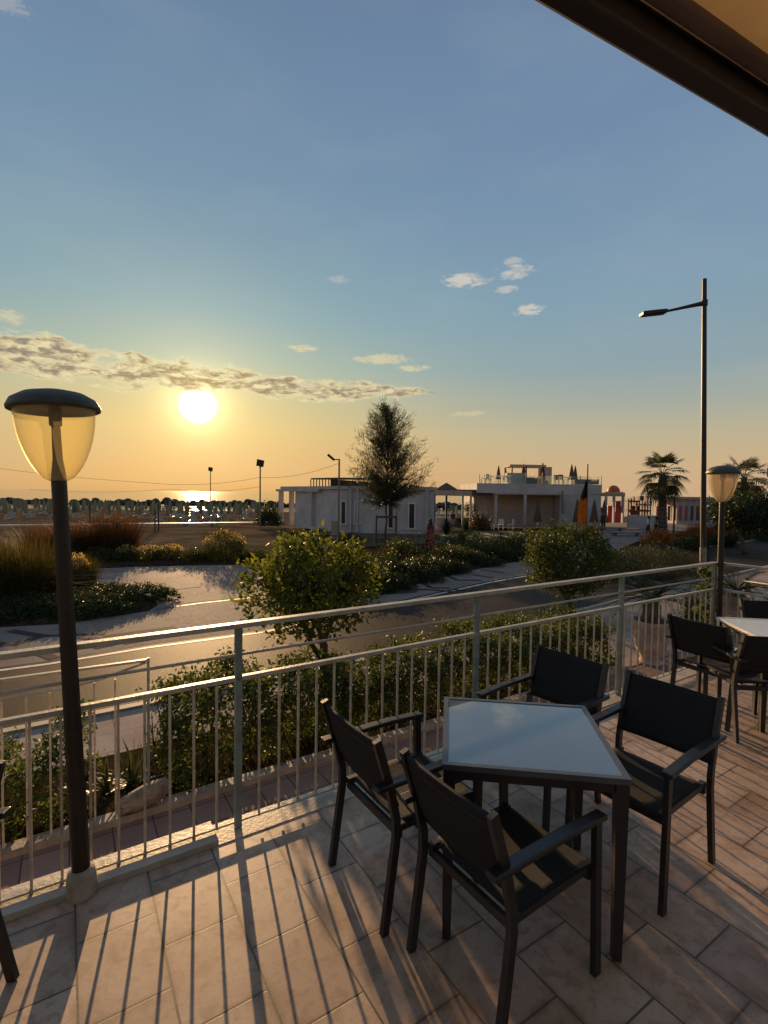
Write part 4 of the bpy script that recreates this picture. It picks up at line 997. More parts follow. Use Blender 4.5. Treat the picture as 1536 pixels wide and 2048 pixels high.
p = gpx(-60, 1215); g_thing('yellow green grass clump cut off by the left edge of the photo', p, [('blades', dict(r=1.5, h=1.6, n=2200, mat=MT['g_yel'], seed=65, w=.02, lean=.5, droop=.7))])
p = gpx(155, 1178)
t = g_thing('grass clump with glowing pale plumes just right of the near lamp post', p, [('blades', dict(r=.9, h=1.0, n=1500, mat=MT['g_yel'], seed=66, w=.014, lean=.45, droop=.6))]); tips_on('plumes', t, p, .35, .95, 260, MT['g_tip'], 67, .12)
# low trimmed bush making the tip of the bed
bush('low_shrub', 'low trimmed shrub forming the rounded tip of the flower bed', 'shrub', gpx(252, 1200, .06), (1.45, .85, .36), 420, 26, .05, MT['l_dark'], 68, cl=.05, shell=.6, amp=.08)
bush('low_shrub', 'low dark ground shrub left of the rounded bed tip', 'shrub', gpx(160, 1222, .06), (1.45, 1.1, .36), 420, 26, .05, MT['l_dark'], 69, cl=.05, shell=.6, amp=.12)
bush('low_shrub', 'low dark ground shrub at the front of the bed behind the near lamp post', 'shrub', gpx(60, 1228, .06), (1.5, 1.0, .38), 420, 26, .05, MT['l_dark'], 70, cl=.05, shell=.6, amp=.15)
bush('low_shrub', 'low dark ground shrub at the left edge of the flower bed', 'shrub', gpx(-60, 1240, .06), (1.5, 1.1, .4), 380, 26, .05, MT['l_dark'], 71, cl=.05, shell=.6, amp=.15)
# strip behind the sunlit paving
p = gpx(450, 1121); t = bush('grassy_bush', 'rounded bush with pale seed heads standing behind the sunlit paving', 'bush', p, (1.0, .85, 1.2), 300, 26, .09, MT['l_shrub'], 72, cl=.11, w=.22, up=1.6); tips_on('seed_heads', t, p, .95, 1.18, 420, MT['g_tip'], 73, .10)
for i, (px, lb_) in enumerate([(255, 'yellow tipped plant at the left of the row behind the paving'), (300, 'yellow tipped plant in the middle of the row behind the paving'), (342, 'yellow tipped plant at the right of the row behind the paving')]):
    p = gpx(px, 1122 - i); t = bush('flowering_plant', lb_, 'plant', p, (.62, .5, .50), 70, 26, .08, MT['l_shrub'], 80 + i, 'yellow tipped plants in a row', cl=.09, w=.3, up=1.2); tips_on('flower_spikes', t, p, .55, .58, 170, MT['g_tip'], 84 + i, .10)
for i, (px, lb_) in enumerate([(392, 'low brown green shrub left of the rounded bush'), (512, 'low dark shrub right of the rounded bush, before the citrus tree'), (205, 'low green shrub behind the tall reddish grass')]):
    bush('low_shrub', lb_, 'shrub', gpx(px, 1124), (.8, .5, .42), 80, 26, .08, MT['l_shrub'], 88 + i, cl=.09)
# right bed: flowers in front, shrubs behind
k = 0
for (px, py, rx, h, mt, lb_) in [(790, 1160, .95, .62, 'l_dark', 'dark flowering shrub with pale blooms beside the citrus crown'), (850, 1150, .95, .60, 'l_dark', 'dark shrub with pale blooms under the woman in the long dress'),
                                 (735, 1176, .8, .62, 'l_dark', 'dark shrub at the left end of the flower bed, half behind the citrus crown'),
                                 (905, 1128, 1.3, .80, 'l_shrub', 'mid green shrub right of the pale flowers'), (965, 1118, 1.5, .95, 'l_shrub', 'broad mid green shrub in the middle of the bed'),
                                 (1020, 1108, 1.5, .95, 'l_dark', 'dark shrub at the right end of the bed'), (1060, 1088, 1.6, .80, 'l_shrub', 'low shrub behind the round tree at its left side'),
                                 (930, 1092, 1.4, .85, 'l_shrub', 'yellowish shrub at the back of the bed'), (800, 1120, 1.1, .8, 'l_shrub', 'brown green shrub at the foot of the wooden frame')]:
    p = gpx(px, py); t = bush('flower_shrub', lb_, 'shrub', p, (rx, rx * .8, h), 130, 26, .09, MT[mt], 100 + k, cl=.11, amp=.3)
    if k < 3: tips_on('blooms', t, p, rx * .9, h, 42, MT['l_white'], 120 + k, .10)
    k += 1
for i, (px, py, lb_) in enumerate([(712, 1184, 'low dark ground shrub behind the right side of the citrus crown'), (762, 1178, 'low dark ground shrub where the bed meets the patterned paving, left'), (826, 1162, 'low dark ground shrub along the patterned paving below the pale flowers'),
                                   (888, 1145, 'low dark ground shrub along the patterned paving, right of the pale flowers'), (950, 1131, 'low dark ground shrub along the paving near the end of the bed'), (1012, 1120, 'low dark ground shrub at the paving beside the round tree')]):
    bush('low_shrub', lb_, 'shrub', gpx(px, py, .05), (1.15, .75, .42), 190, 26, .07, MT['l_dark'], 180 + i, cl=.09, shell=.55, amp=.2)
# dark low palms by the woman
for i, (px, py, L, lb_) in enumerate([(893, 1080, 1.35, 'dark spreading palm shrub beside the woman in the long dress'), (932, 1072, 1.1, 'second dark palm shrub left of the beige canopy wall')]):
    p = gpx(px, py); t = thing('palm_shrub', lb_, 'shrub', p); rng = np.random.default_rng(130 + i); n = 260
    base = np.tile(np.array(p), (n, 1)) + np.array([0, 0, .25]); V, F = blades(base, rng.uniform(0, 6.283, n), np.abs(rng.normal(.5, .5, n)).clip(0, 1.4), L * rng.uniform(.6, 1.1, n), np.full(n, .06), rng, 4, .8); np_mesh('fronds', V, F, MT['l_dark'], t, p)
# lavender mound, orange flowers, rust grass, other right hand shrubs
bush('lavender_bush', 'large grey green mounded bush beyond the railing left of the tall street lamp', 'bush', gpx(1300, 1160), (1.75, 1.4, 1.25), 330, 30, .10, MT['l_lav'], 140, cl=.11, w=.16, up=2.0, amp=.14, shell=.6)
bush('lavender_bush', 'smaller grey green bush right behind the round tree', 'bush', gpx(1222, 1150), (1.1, 1.0, .9), 170, 30, .10, MT['l_lav'], 141, cl=.10, w=.16, up=2.0, amp=.14, shell=.6)
bush('flower_shrub', 'bright orange flowering shrub at the foot of the fan palm', 'shrub', gpx(1318, 1088), (1.15, .9, .82), 120, 24, .11, MT['l_orange'], 142, cl=.12)
p = gpx(1378, 1086); g_thing('rust coloured grass clump left of the tall street lamp', p, [('blades', dict(r=1.5, h=1.0, n=1300, mat=MT['l_rust'], seed=143, w=.022, lean=.6, droop=.8))])
p = gpx(1400, 1072); g_thing('rust coloured grass clump behind the tall street lamp', p, [('blades', dict(r=1.5, h=1.1, n=1000, mat=MT['l_rust'], seed=144, w=.022, lean=.6, droop=.8))])
p = gpx(1180, 1075); g_thing('pinkish grass tuft under the orange flag', p, [('blades', dict(r=1.1, h=.95, n=800, mat=MT['l_rust'], seed=145, w=.022, lean=.5, droop=.8))])
for i, (px, py, rx, h, lb_) in enumerate([(1445, 1092, 1.1, .8, 'dark low shrub under the broad dark tree, left'), (1530, 1082, 1.2, .9, 'dark low shrub under the broad dark tree, right'), (1382, 1100, 1.2, .75, 'dark low shrub in front of the rust coloured grass')]):
    bush('low_shrub', lb_, 'shrub', gpx(px, py), (rx, rx * .8, h), 110, 26, .10, MT['l_dark'], 150 + i, cl=.12)
bush('dark_bush', 'dark bush beside the porch of the white bathhouse', 'bush', gpx(537, 1052), (1.2, 1.0, 1.7), 130, 24, .16, MT['l_dark'], 155, cl=.2)
for i, (px, py) in enumerate([(590, 1075), (640, 1080), (700, 1086)]):
    bush('low_shrub', ['low shrub before the porch steps of the white bathhouse', 'low shrub at the corner of the white bathhouse', 'low shrub under the bathhouse windows'][i], 'shrub', gpx(px, py), (.8, .6, .4), 60, 24, .09, MT['l_shrub'], 156 + i, cl=.1)

# ------------------------------------------------------------------ pots beyond the railing
def pot(label, base, r, h, mat=MT['terracotta']):
    m = MB(); m.lathe(base, [(r * .62, 0), (r * .66, .03), (r * .52, .08 * h), (r * .50, .14 * h), (r * .72, .30 * h), (r * .92, .62 * h), (r * .98, .84 * h), (r * 1.06, .88 * h), (r * 1.08, .97 * h), (r * 1.02, h), (r * .90, h), (r * .86, .88 * h), (.02, .86 * h)], 28)
    return solo('plant_pot', m, mat, label, 'plant pot', base, smooth=True)
b1 = at(1300, 1326); pot('large pale terracotta urn on the pavement beyond the railing', b1, .33, .80)
def cycad(label, base, trunk_h, tr, n, L, seed):
    base = Vector(base); t = thing('cycad', label, 'plant', base); m = MB(); m.tube([base + Vector((0, 0, q * trunk_h)) for q in (0, .2, .4, .6, .8, 1)], [tr * 1.05, tr, tr * 1.08, tr, tr * 1.05, tr * .8], 12); part('trunk', m, MT['palm_bark'], t)
    r_ = random.Random(seed); VV = []; m2 = MB(); top = base + Vector((0, 0, trunk_h))
    for k in range(n):
        a = 2.39996 * k; e0 = r_.uniform(.1, 1.2); Lk = L * r_.uniform(.75, 1.1); P = []
        for i in range(9):
            q = i / 8; P.append(top + Vector((math.cos(a) * Lk * q * math.cos(e0 * .8), math.sin(a) * Lk * q * math.cos(e0 * .8), Lk * (math.sin(e0) * q - .55 * q * q))))
        m2.tube(P, [.012, .011, .01, .009, .008, .007, .006, .005, .004], 4)
        for i in range(26):
            q = .12 + .86 * i / 25; f = q * 8; j = min(7, int(f)); p = P[j].lerp(P[j + 1], f - j); tg = (P[j + 1] - P[j]).normalized(); s = tg.cross(Vector((0, 0, 1))).normalized(); ll = .20 * math.sin(math.pi * (.1 + .85 * q)) + .03
            for sg in (-1, 1):
                d = (s * sg + tg * .55 + Vector((0, 0, .18))).normalized() * ll; w = tg * .008; VV.append([p - w, p + w, p + d + w * .3, p + d - w * .3])
    part('leaf_stalks', m2, MT['l_palm'], t); np_mesh('fronds', np.array([[tuple(p) for p in v] for v in VV]), [(0, 1, 2, 3)], MT['l_palm'], t, base)
    return t
cycad('cycad with dark stout trunk growing in the large urn beyond the railing', b1 + Vector((0, 0, .66)), .50, .15, 26, 1.25, 160)
b2 = at(1462, 1262); b2 = Vector((b2.x, b2.y, S)); pot('round pinkish pot behind the short railing, right of the frosted lamp', b2, .38, .85)
cycad('cycad with arching fronds behind the short railing at the right edge', b2 + Vector((.1, 0, .70)), .22, .14, 24, 1.25, 161)
p = at(1388, 1250); bush('potted_shrub', 'narrow dark upright shrub just outside the far railing corner', 'shrub', Vector((p.x, p.y, S)), (.30, .30, .98), 90, 26, .055, MT['l_hedge'], 162, cl=.06, shell=.5)
p = td(6.2, 2.80, 0); t = thing('climbing_plant', 'green climber wound round the far corner post of the railing', 'climbing plant', p); rng = np.random.default_rng(163)
q = rng.uniform(0, 1, 700); P = np.stack([p.x + .05 * np.cos(q * 22) + rng.normal(0, .045, 700), p.y + .05 * np.sin(q * 22) + rng.normal(0, .045, 700), .25 + .8 * q], 1); np_mesh('foliage', leaves(P, .055, rng, .6, 0), LEAF_F, MT['l_hedge'], t, p)
m = MB(); m.tube([(p.x + .05 * math.cos(a * .6), p.y + .05 * math.sin(a * .6), a * .028) for a in range(37)], .006, 5); part('stem', m, MT['bark'], t)
p = at(1492, 1236); p = Vector((p.x, p.y, S)); m = MB(); m.lathe(p, [(.14, 0), (.17, .04), (.12, .5), (.06, .9), (.02, 1.02)], 14); solo('closed_umbrella', m, MT['wood'], 'small brown cone shaped cover standing right of the pinkish pot', 'umbrella cover', p, smooth=True)

# ------------------------------------------------------------------ white bathhouse
def V2(p): return Vector((p.x, p.y, 0))
K = V2(at(682, 1064)); RT = V2(at(868, 1068)); LB = V2(at(590, 1052))
fu = (RT - K).normalized(); fn = Vector((-fu.y, fu.x, 0))            # outward normal is -fn (towards the viewer)
lu = (LB - K).normalized()
ztop = aty(682, 972, K.y).z
t = thing('bathhouse', 'low white flat roofed beach bathhouse with narrow dark windows and open porch', 'building', K + Vector((0, 0, S)))
RB = RT + (LB - K) * 1.0 + fu * 1.0
m = MB(); m.prism([K, RT, RB, LB], S - .05, ztop - .25); part('wall', m, MT['white_wall'], t)
m = MB(); e = .18; m.prism([K - fn * e + (-lu) * .0 + Vector((-.05, 0, 0)), RT - fn * e + fu * e, RB + fu * e, LB + (lu * 2.9) + Vector((-.1, 0, 0)), K + lu * 1.2 + Vector((-.28, -.1, 0))], ztop - .248, ztop); part('roof', m, MT['white_wall2'], t)
# roof pergola
m = MB(); zr = ztop + .003
h = aty(640, 958, K.y + 2).z - ztop
A_ = K + lu * 1.6 + fu * .3; B_ = RT - fu * 1.6 + fn * 1.0
for i in range(9):
    p = (K + lu * 5.0).lerp(K + lu * 1.2 + fn * .6, i / 8); m.bar(p + Vector((0, 0, zr)), p + Vector((0, 0, zr + h)), .08, .08)
for i in range(1, 3):
    p = (K + lu * 1.2 + fn * .6).lerp(RT - fu * 2.2 + fn * .9, i / 8); m.bar(p + Vector((0, 0, zr)), p + Vector((0, 0, zr + h * (1 - .06 * i))), .08, .08)
part('roof_railing', m, MT['wood_dark'], t)
m = MB(); m.prism([(K + lu * 5.0), (K + lu * 1.2 + fn * .55), (RT - fu * 2.2 + fn * .85), (RT - fu * 2.2 + fn * 2.6), (K + lu * 5 + fu * 2.2)], zr + h, zr + h + .12); a, c = (K + lu * 1.9 + fn * .5), (RT - fu * 1.2 + fn * .9); m.add([a + Vector((0, 0, zr)), c + Vector((0, 0, zr)), c + Vector((0, 0, zr + .10)), a + Vector((0, 0, zr + h))], [(0, 1, 2, 3)]); part('roof_canopy', m, MT['roof_brown'], t)
# windows
def win_px(px0, px1, py0, py1):
    def onf(px, py):
        d = ray(px, py); o = Vector((0, 0, CAM_H)); k = (K - fn * .0 - o).dot(fn) / d.dot(fn); return o + d * k
    a, c = onf(px0, py1), onf(px1, py0); w = (c - a).dot(fu); hgt = c.z - a.z; mid = (a + c) / 2
    fr = MB(); fw = .10
    fr.box(mid - fn * .03 + Vector((0, 0, hgt / 2 + fw / 2)), (w + 2 * fw, .08, fw), math.atan2(fu.y, fu.x)); fr.box(mid - fn * .05 - Vector((0, 0, hgt / 2 + fw / 2)), (w + 2 * fw + .1, .14, fw), math.atan2(fu.y, fu.x))
    for s in (-1, 1): fr.box(mid - fn * .03 + fu * s * (w / 2 + fw / 2), (fw, .08, hgt), math.atan2(fu.y, fu.x))
    o = part('window_frame', fr, MT['white'], t); pn = MB(); pn.box(mid - fn * .012, (w, .02, hgt), math.atan2(fu.y, fu.x)); part('pane', pn, MT['window'], o)
for q in [(682 + 1, 691, 1004, 1047), (711, 719, 1005, 1046), (777, 786, 1003, 1055), (818, 829, 1008, 1056)]: win_px(*q)
for q in (.35, .62, 2.0, 3.2):
    mm = MB(); p = K + fu * q * 2.1; mm.box(p - fn * .10 + Vector((0, 0, (S + ztop - .25) / 2)), (.22, .16, ztop - .25 - S), math.atan2(fu.y, fu.x)); part('pilaster', mm, MT['white_wall2'], t)
# porch columns on the left side
for i, (px, py) in enumerate([(562, 1048), (583, 1050), (626, 1057)]):
    c = V2(at(px, py)); mm = MB(); mm.box(c + Vector((0, 0, (S + ztop - .25) / 2)), (.42, .42, ztop - .252 - S), .4); part('column', mm, MT['white_wall2'], t)
m = MB(); a, c = V2(at(556, 1047)), V2(at(640, 1059)); m.bar(a + Vector((0, 0, ztop - .36)), c + Vector((0, 0, ztop - .36)), .5, .22); part('porch_beam', m, MT['white_wall2'], t)
m = MB(); a, c, g = V2(at(585, 1052)), V2(at(632, 1060)), V2(at(610, 1051)); m.prism([a, c, c + Vector((1.2, .7, 0)), a + Vector((1.5, 1.4, 0))], S, S + .14); part('porch_step', m, MT['white_wall'], t)
# meter cabinet
m = MB(); p = at(669, 1070); m.box(p + Vector((0, 0, .52)), (.5, .35, 1.05)); solo('cabinet', m, MT['beige_wall'], 'small brown utility cabinet at the corner of the white bathhouse', 'cabinet', p)
# hoops of the bicycle rack
for i, (px, lb_) in enumerate([(754, 'dark bicycle hoop left of the wooden frame posts'), (804, 'dark bicycle hoop right of the wooden frame'), (838, 'dark bicycle hoop nearest the woman in the long dress')]):
    p = at(px, 1084); m = MB(); m.tube([p + Vector((-.2, 0, 0)), p + Vector((-.2, 0, .62)), p + Vector((-.12, 0, .74)), p + Vector((.12, 0, .74)), p + Vector((.2, 0, .62)), p + Vector((.2, 0, 0))], .028, 6); solo('bicycle_hoop', m, MT['grey'], lb_, 'bicycle rack', p, group='bicycle hoops')

# ------------------------------------------------------------------ gazebo and middle yard
gY = 44.0
def px_box(m, x0, x1, y0, y1, Y, dep):
    a, c = aty(x0, y1, Y), aty(x1, y0, Y); m.box(((a.x + c.x) / 2, Y + dep / 2, (a.z + c.z) / 2), (abs(c.x - a.x), dep, abs(c.z - a.z)))
gb = aty(895, 1055, gY); t = thing('gazebo', 'beach bar gazebo with brown peaked roof between the two white buildings', 'gazebo', (gb.x, gb.y, S))
pk = aty(893, 965, gY + 1.6); e0, e1 = aty(868, 981, gY), aty(920, 981, gY)
m = MB(); dz = e0.z; m.add([(e0.x, gY, dz), (e1.x, gY, dz), (e1.x, gY + 3.2, dz), (e0.x, gY + 3.2, dz), (pk.x, gY + 1.6, pk.z)], [(0, 1, 4), (1, 2, 4), (2, 3, 4), (3, 0, 4), (3, 2, 1, 0)]); part('peaked_roof', m, MT['roof_brown'], t)
m = MB(); px_box(m, 866, 944, 981.5, 991, gY - .05, 3.4); part('beam', m, MT['beige_wall'], t)
for x in (869, 893, 926, 942):
    m = MB(); a = aty(x, 991, gY + .1); m.bar((a.x, gY + .1, S), (a.x, gY + .1, a.z), .16, .16); part('post', m, MT['wood_dark'] if x == 893 else MT['white_wall2'], t)
m = MB(); px_box(m, 868, 905, 1035, 1060, gY + .6, .5); part('counter', m, MT['white_wall2'], t)
m = MB(); m.prism([V2(aty(868, 1000, gY + 2.5)), V2(aty(940, 1000, gY + 2.5)), V2(aty(940, 1000, gY + 2.7)), V2(aty(868, 1000, gY + 2.7))], S, S + .9); part('back_counter', m, MT['wood'], t)
p = aty(958, 1060, 43); p.z = S; bush('dark_bush', 'reddish brown bush beside the gazebo post', 'bush', p, (1.1, .8, 1.3), 110, 24, .14, leaf_mat('redbrown_leaf', [(.09, .05, .03), (.13, .06, .04), (.06, .05, .025)], .2), 170, cl=.18)
p = aty(935, 1046, 46); p.z = S; bush('dark_bush', 'tall dark shrub seen between the gazebo posts', 'bush', p, (.9, .7, 2.3), 110, 24, .14, MT['l_dark'], 171, cl=.18)
# striped banner at the bathhouse corner
m = MB(); b0 = aty(862, 1060, 38.5); N = 14
for i in range(N):
    z0 = aty(862, 1054 - i * 4.2, 38.5).z; z1 = aty(862, 1054 - (i + 1) * 4.2, 38.5).z
    m.cur = i % 2
    x0 = aty(853, 1000, 38.5).x; x1 = aty(871, 1000, 38.5).x; Pq = [(x0 + (x1 - x0) * k / 6, 38.5 + .25 * math.sin(k / 6 * math.pi)) for k in range(7)]
    for k in range(6): m.add([(Pq[k][0], Pq[k][1], z0 + .30 * (k / 6)), (Pq[k + 1][0], Pq[k + 1][1], z0 + .30 * ((k + 1) / 6)), (Pq[k + 1][0], Pq[k + 1][1], z1 + .30 * ((k + 1) / 6)), (Pq[k][0], Pq[k][1], z1 + .30 * (k / 6))], [(0, 1, 2, 3)])
o = solo('striped_banner', m, [MT['white_wall2'], MT['window']], 'black and white diagonally striped banner at the right corner of the bathhouse', 'banner', (b0.x, 38.5, S)); md = o.modifiers.new('solid', 'SOLIDIFY'); md.thickness = .03

# ------------------------------------------------------------------ beach club with roof terrace
cy = 47.0
def cx(px, Y=cy): return aty(px, 1000, Y).x
def cz(py, px=1080, Y=cy): return aty(px, py, Y).z
t = thing('beach_club', 'white two level beach club with roof terrace and beige recessed front', 'building', (cx(1080), cy, S))
zp, zc = cz(968), cz(987)
m = MB(); m.prism([(cx(1120), cy), (cx(1206), cy + .4), (cx(1208), cy + 9), (cx(955), cy + 9), (cx(955), cy + 1.9), (cx(1120), cy + 1.9)], S - .05, zp - .9); part('wall', m, MT['white_wall'], t)
m = MB(); m.prism([(cx(953), cy - .1), (cx(1206), cy + .3), (cx(1210), cy + 9.2), (cx(950), cy + 9.2)], zp - .898, zp); part('parapet', m, MT['white_wall'], t)
m = MB(); m.prism([(cx(985), cy + 1.7), (cx(1119), cy + 1.7), (cx(1119), cy + 1.89), (cx(985), cy + 1.89)], S, zp - .9); part('recessed_wall', m, MT['beige_wall'], t)
m = MB(); m.prism([(cx(985), cy - .5), (cx(1121), cy - .4), (cx(1121), cy + 1.68), (cx(985), cy + 1.68)], zc - .14, zc - .02); part('canopy', m, MT['beige_wall'], t)
m = MB(); m.prism([(cx(900), cy + .2), (cx(984), cy + .2), (cx(984), cy + 3), (cx(900), cy + 3)], cz(994), cz(981)); part('side_canopy', m, MT['dark_wall'], t)
for px in (990, 1048): m = MB(); m.bar((cx(px), cy - .35, S), (cx(px), cy - .35, zc - .142), .22, .22); part('post', m, MT['white_wall2'], t)
m = MB(); m.bar((cx(1124), cy - .3, S + 1.4), (cx(1122), cy - .3, cz(981)), .14, .14); part('drainpipe', m, MT['grey'], t)
m = MB(); m.prism([(cx(958), cy + .1), (cx(1202), cy + .5), (cx(1202), cy + .53), (cx(958), cy + .13)], zp, cz(951)); part('glass_railing', m, MT['glasspane'], t)
for px in (958, 1000, 1048, 1110, 1160, 1202): m = MB(); m.bar((cx(px), cy + .05, zp), (cx(px), cy + .05, cz(950)), .05, .05); part('railing_post', m, MT['grey'], t)
m = MB(); px_box(m, 1014, 1051, 946, 967.9, cy + .8, 1.0); part('roof_planter', m, MT['white_wall2'], t)
m = MB(); px_box(m, 1076, 1104, 934, 967.9, cy + 5.0, 1.6); part('stair_head', m, MT['beige_wall'], t)
m = MB(); px_box(m, 1052, 1076, 955, 967.9, cy + 1.2, 1.2); part('bar_counter', m, MT['dark_wall'], t)
m = MB(); px_box(m, 1158, 1198, 959, 967.9, cy + 1.5, 2.0); part('roof_sofa', m, MT['dark_wall'], t)
# roof pergola
t2 = thing('roof_pergola', 'small flat pergola on the roof of the beach club', 'pergola', (cx(1066), cy + 2, zp))
m = MB(); m.prism([(cx(1028), cy + 1.8), (cx(1106), cy + 2.2), (cx(1104), cy + 5), (cx(1030), cy + 5)], cz(931), cz(927)); part('roof', m, MT['beige_wall'], t2)
for px, yy in ((1033, 1.9), (1063, 2.0), (1100, 2.3), (1033, 4.8)): m = MB(); m.bar((cx(px), cy + yy, zp), (cx(px), cy + yy, cz(931)), .12, .12); part('post', m, MT['wood_dark'], t2)
# closed parasols
def make_parasol():
    t = thing('closed_parasol', 'x', 'parasol', (0, 0, 0), 'closed parasols of the beach club')
    m = MB(); m.tube([(0, 0, 0), (0, 0, 2.45)], .025, 6); m.lathe((0, 0, 0), [(.22, 0), (.22, .06), (.03, .08)], 10); link('pole', m.mesh('pole', MT['wood_dark']), t)
    m = MB(); prof = [(.30, .62), (.31, .66), (.22, 1.3), (.14, 1.9), (.045, 2.42), (.01, 2.5)]; n = 16; P = []; F = []
    for (r, z) in prof:
        for k in range(n): a = 2 * math.pi * k / n; rr_ = r * (1 + .16 * (1 if k % 2 else -1)); P.append((math.cos(a) * rr_, math.sin(a) * rr_, z))
    for i in range(len(prof) - 1):
        for k in range(n): F.append((i * n + k, i * n + (k + 1) % n, (i + 1) * n + (k + 1) % n, (i + 1) * n + k))
    F.append(tuple(range(n - 1, -1, -1))); m.add(P, F); link('canvas', m.mesh('canvas', MT['canvas'], smooth=True), t)
    return t
PA = make_parasol(); first = True
for px, ptop, yy, base, lb_ in [(996, 931, 1.4, zp, 'closed parasol at the left end of the club roof, taller of two'), (1010, 936, 3.0, zp, 'closed parasol second from the left on the club roof'), (1046, 927, 3.2, zp, 'closed parasol standing behind the roof planter'),
                                (1084, 925, 3.4, zp, 'closed parasol in front of the stair head on the roof'), (1142, 928, 2.0, zp, 'closed parasol right of the roof pergola, the nearer of a pair'), (1149, 931, 3.6, zp, 'closed parasol right of the roof pergola, the farther of a pair'),
                                (1076, 1000, -1.2, S, 'closed parasol before the beige recessed front'), (1155, 998, -1.4, S, 'closed parasol left of the orange flag on the ground'), (1189, 999, -1.6, S, 'grey closed parasol right of the flagpole'), (1209, 1000, -1.0, S, 'closed parasol at the right corner of the beach club')]:
    z = aty(px, ptop, cy + yy).z; s = (z - base) / 2.5; lo = (cx(px, cy + yy), cy + yy, base)
    if first: PA.location = lo; PA['label'] = lb_; PA.scale = (s, s, s); first = False
    else: dup(PA, lo, .3, lb_, (s, s, s))
# roof furniture
def simple_chair(): 
    m = MB()
    for x in (-.2, .2):
        for y in (-.2, .2): m.bar((x, y, 0), (x, y, .44), .04, .04)
    m.box((0, 0, .46), (.46, .46, .04)); m.box((0, .21, .72), (.46, .04, .44)); return m
me_d = simple_chair().mesh('roof_chair', MT['wood_dark']); me_w = simple_chair().mesh('garden_chair', MT['white'])
for px, yy, lb_ in [(966, .9, 'dark chair at the far left end of the club roof'), (974, 1.8, 'second dark chair from the left on the club roof'), (1112, 1.6, 'dark chair right of the stair head on the club roof'), (1121, 1.0, 'dark chair beside the white roof table')]:
    tag(link('roof_chair', me_d, None, (cx(px, cy + yy), cy + yy, zp)), lb_, 'chair', 'chairs on the club roof').rotation_euler = (0, 0, px)
for px, yy, lb_ in [(981, 1.2, 'white table at the left end of the club roof'), (1005, 1.3, 'white table left of the roof planter'), (1135, 1.6, 'white table under the paired roof parasols')]:
    m = MB(); x = cx(px, cy + yy); m.lathe((x, cy + yy, zp), [(.25, 0), (.25, .03), (.04, .05), (.04, .70), (.42, .71), (.42, .75)], 14); solo('roof_table', m, MT['white'], lb_, 'table', (x, cy + yy, zp), group='white tables on the club roof')
for px, Y, lb_ in [(982, 44.5, 'white garden chair by the bush left of the beige front'), (1002, 44.2, 'white garden chair before the first canopy post'), (1022, 44.8, 'white garden chair between the canopy posts')]:
    p = aty(px, 1040, Y); tag(link('garden_chair', me_w, None, (p.x, Y, S)), lb_, 'chair', 'white garden chairs').rotation_euler = (0, 0, px)
for px, Y, lb_ in [(1048, 41.5, 'short dark bollard under the middle canopy post'), (1098, 42, 'short dark bollard left of the round tree top'), (1158, 42, 'short dark bollard near the orange flag')]:
    p = aty(px, 1050, Y); m = MB(); m.tube([(p.x, Y, S), (p.x, Y, S + .62)], .11, 8); solo('bollard', m, MT['grey'], lb_, 'bollard', (p.x, Y, S), group='dark bollards')
# flag
fY = 40.0; b0 = aty(1172, 1068, fY); b0.z = S; tz = aty(1175, 928, fY); t = thing('flagpole', 'dark flagpole with furled black and orange flag', 'flagpole', b0)
m = MB(); m.tube([b0, Vector((b0.x, fY, tz.z))], [.06, .045], 8); part('pole', m, MT['wood_dark'], t)
def flag(u, v, zt, zb, w0, w1):
    z = zt + (zb - zt) * v; w = w0 + (w1 - w0) * v; return (b0.x - .05 - w * u, fY - .10 * math.sin(u * 9 + v * 2) - .05, z - .25 * u * v)
z1, z2, z3 = cz(962, 1172, fY), cz(996, 1172, fY), cz(1048, 1172, fY)
m = MB(); m.grid(lambda u, v: flag(u, v, z1, z2, .12, .55), 12, 8); o = part('flag_top', m, MT['flag_black'], t, 'all')
m = MB(); m.grid(lambda u, v: flag(u, v, z2, z3, .55, .92 - .35 * v), 12, 8); o = part('flag_body', m, MT['flag_orange'], t, 'all')

# ------------------------------------------------------------------ kiosk, playground, cabins on the right
kY = 50.0
kx = lambda px: aty(px, 1000, kY).x
kz = lambda py: aty(1235, py, kY).z
t = thing('kiosk', 'white framed kiosk with red fittings and small orange dome on its roof', 'kiosk', (kx(1232), kY, S))
m = MB(); m.prism([(kx(1209), kY), (kx(1250), kY), (kx(1250), kY + 3), (kx(1209), kY + 3)], kz(993), kz(985)); part('roof', m, MT['beige_wall'], t)
for px in (1213, 1229, 1247): m = MB(); px_box(m, px - 2.2, px + 2.2, 993, 1046, kY, .35); part('column', m, MT['white_wall'], t)
m = MB(); px_box(m, 1215, 1246, 1012, 1044, kY + 2.2, .2); part('red_panel', m, MT['red'], t)
m = MB(); px_box(m, 1231, 1242, 1002, 1024, kY + .3, .3); part('red_sign', m, MT['red'], t)
m = MB(); c = Vector((kx(1240), kY + 1.5, kz(984.5))); R_ = .62
m.lathe(c, [(R_ * 1.5, 0), (R_ * 1.5, .06), (R_, .07)] + [(R_ * math.cos(a * math.pi / 16) + .001, .07 + R_ * 1.05 * math.sin(a * math.pi / 16)) for a in range(1, 9)], 20); part('dome', m, MT['orange'], t, True)
m = MB(); px_box(m, 1256, 1312, 1031, 1056, 48, .25); solo('garden_wall', m, MT['white_wall2'], 'low white wall between the kiosk and the fan palm', 'wall', (aty(1284, 1050, 48).x, 48, S))
t = thing('playground', 'wooden playground tower with reddish posts behind the low white wall', 'playground', (aty(1275, 1050, 54).x, 54, S)); r_ = random.Random(9)
for i in range(9):
    px = 1257 + i * 5.5; m = MB(); top = 995 + r_.uniform(-3, 9); a = aty(px, top, 54 + (i % 3)); m.bar((a.x, a.y, S), a, .14, .14); part('post', m, MT['wood'], t)
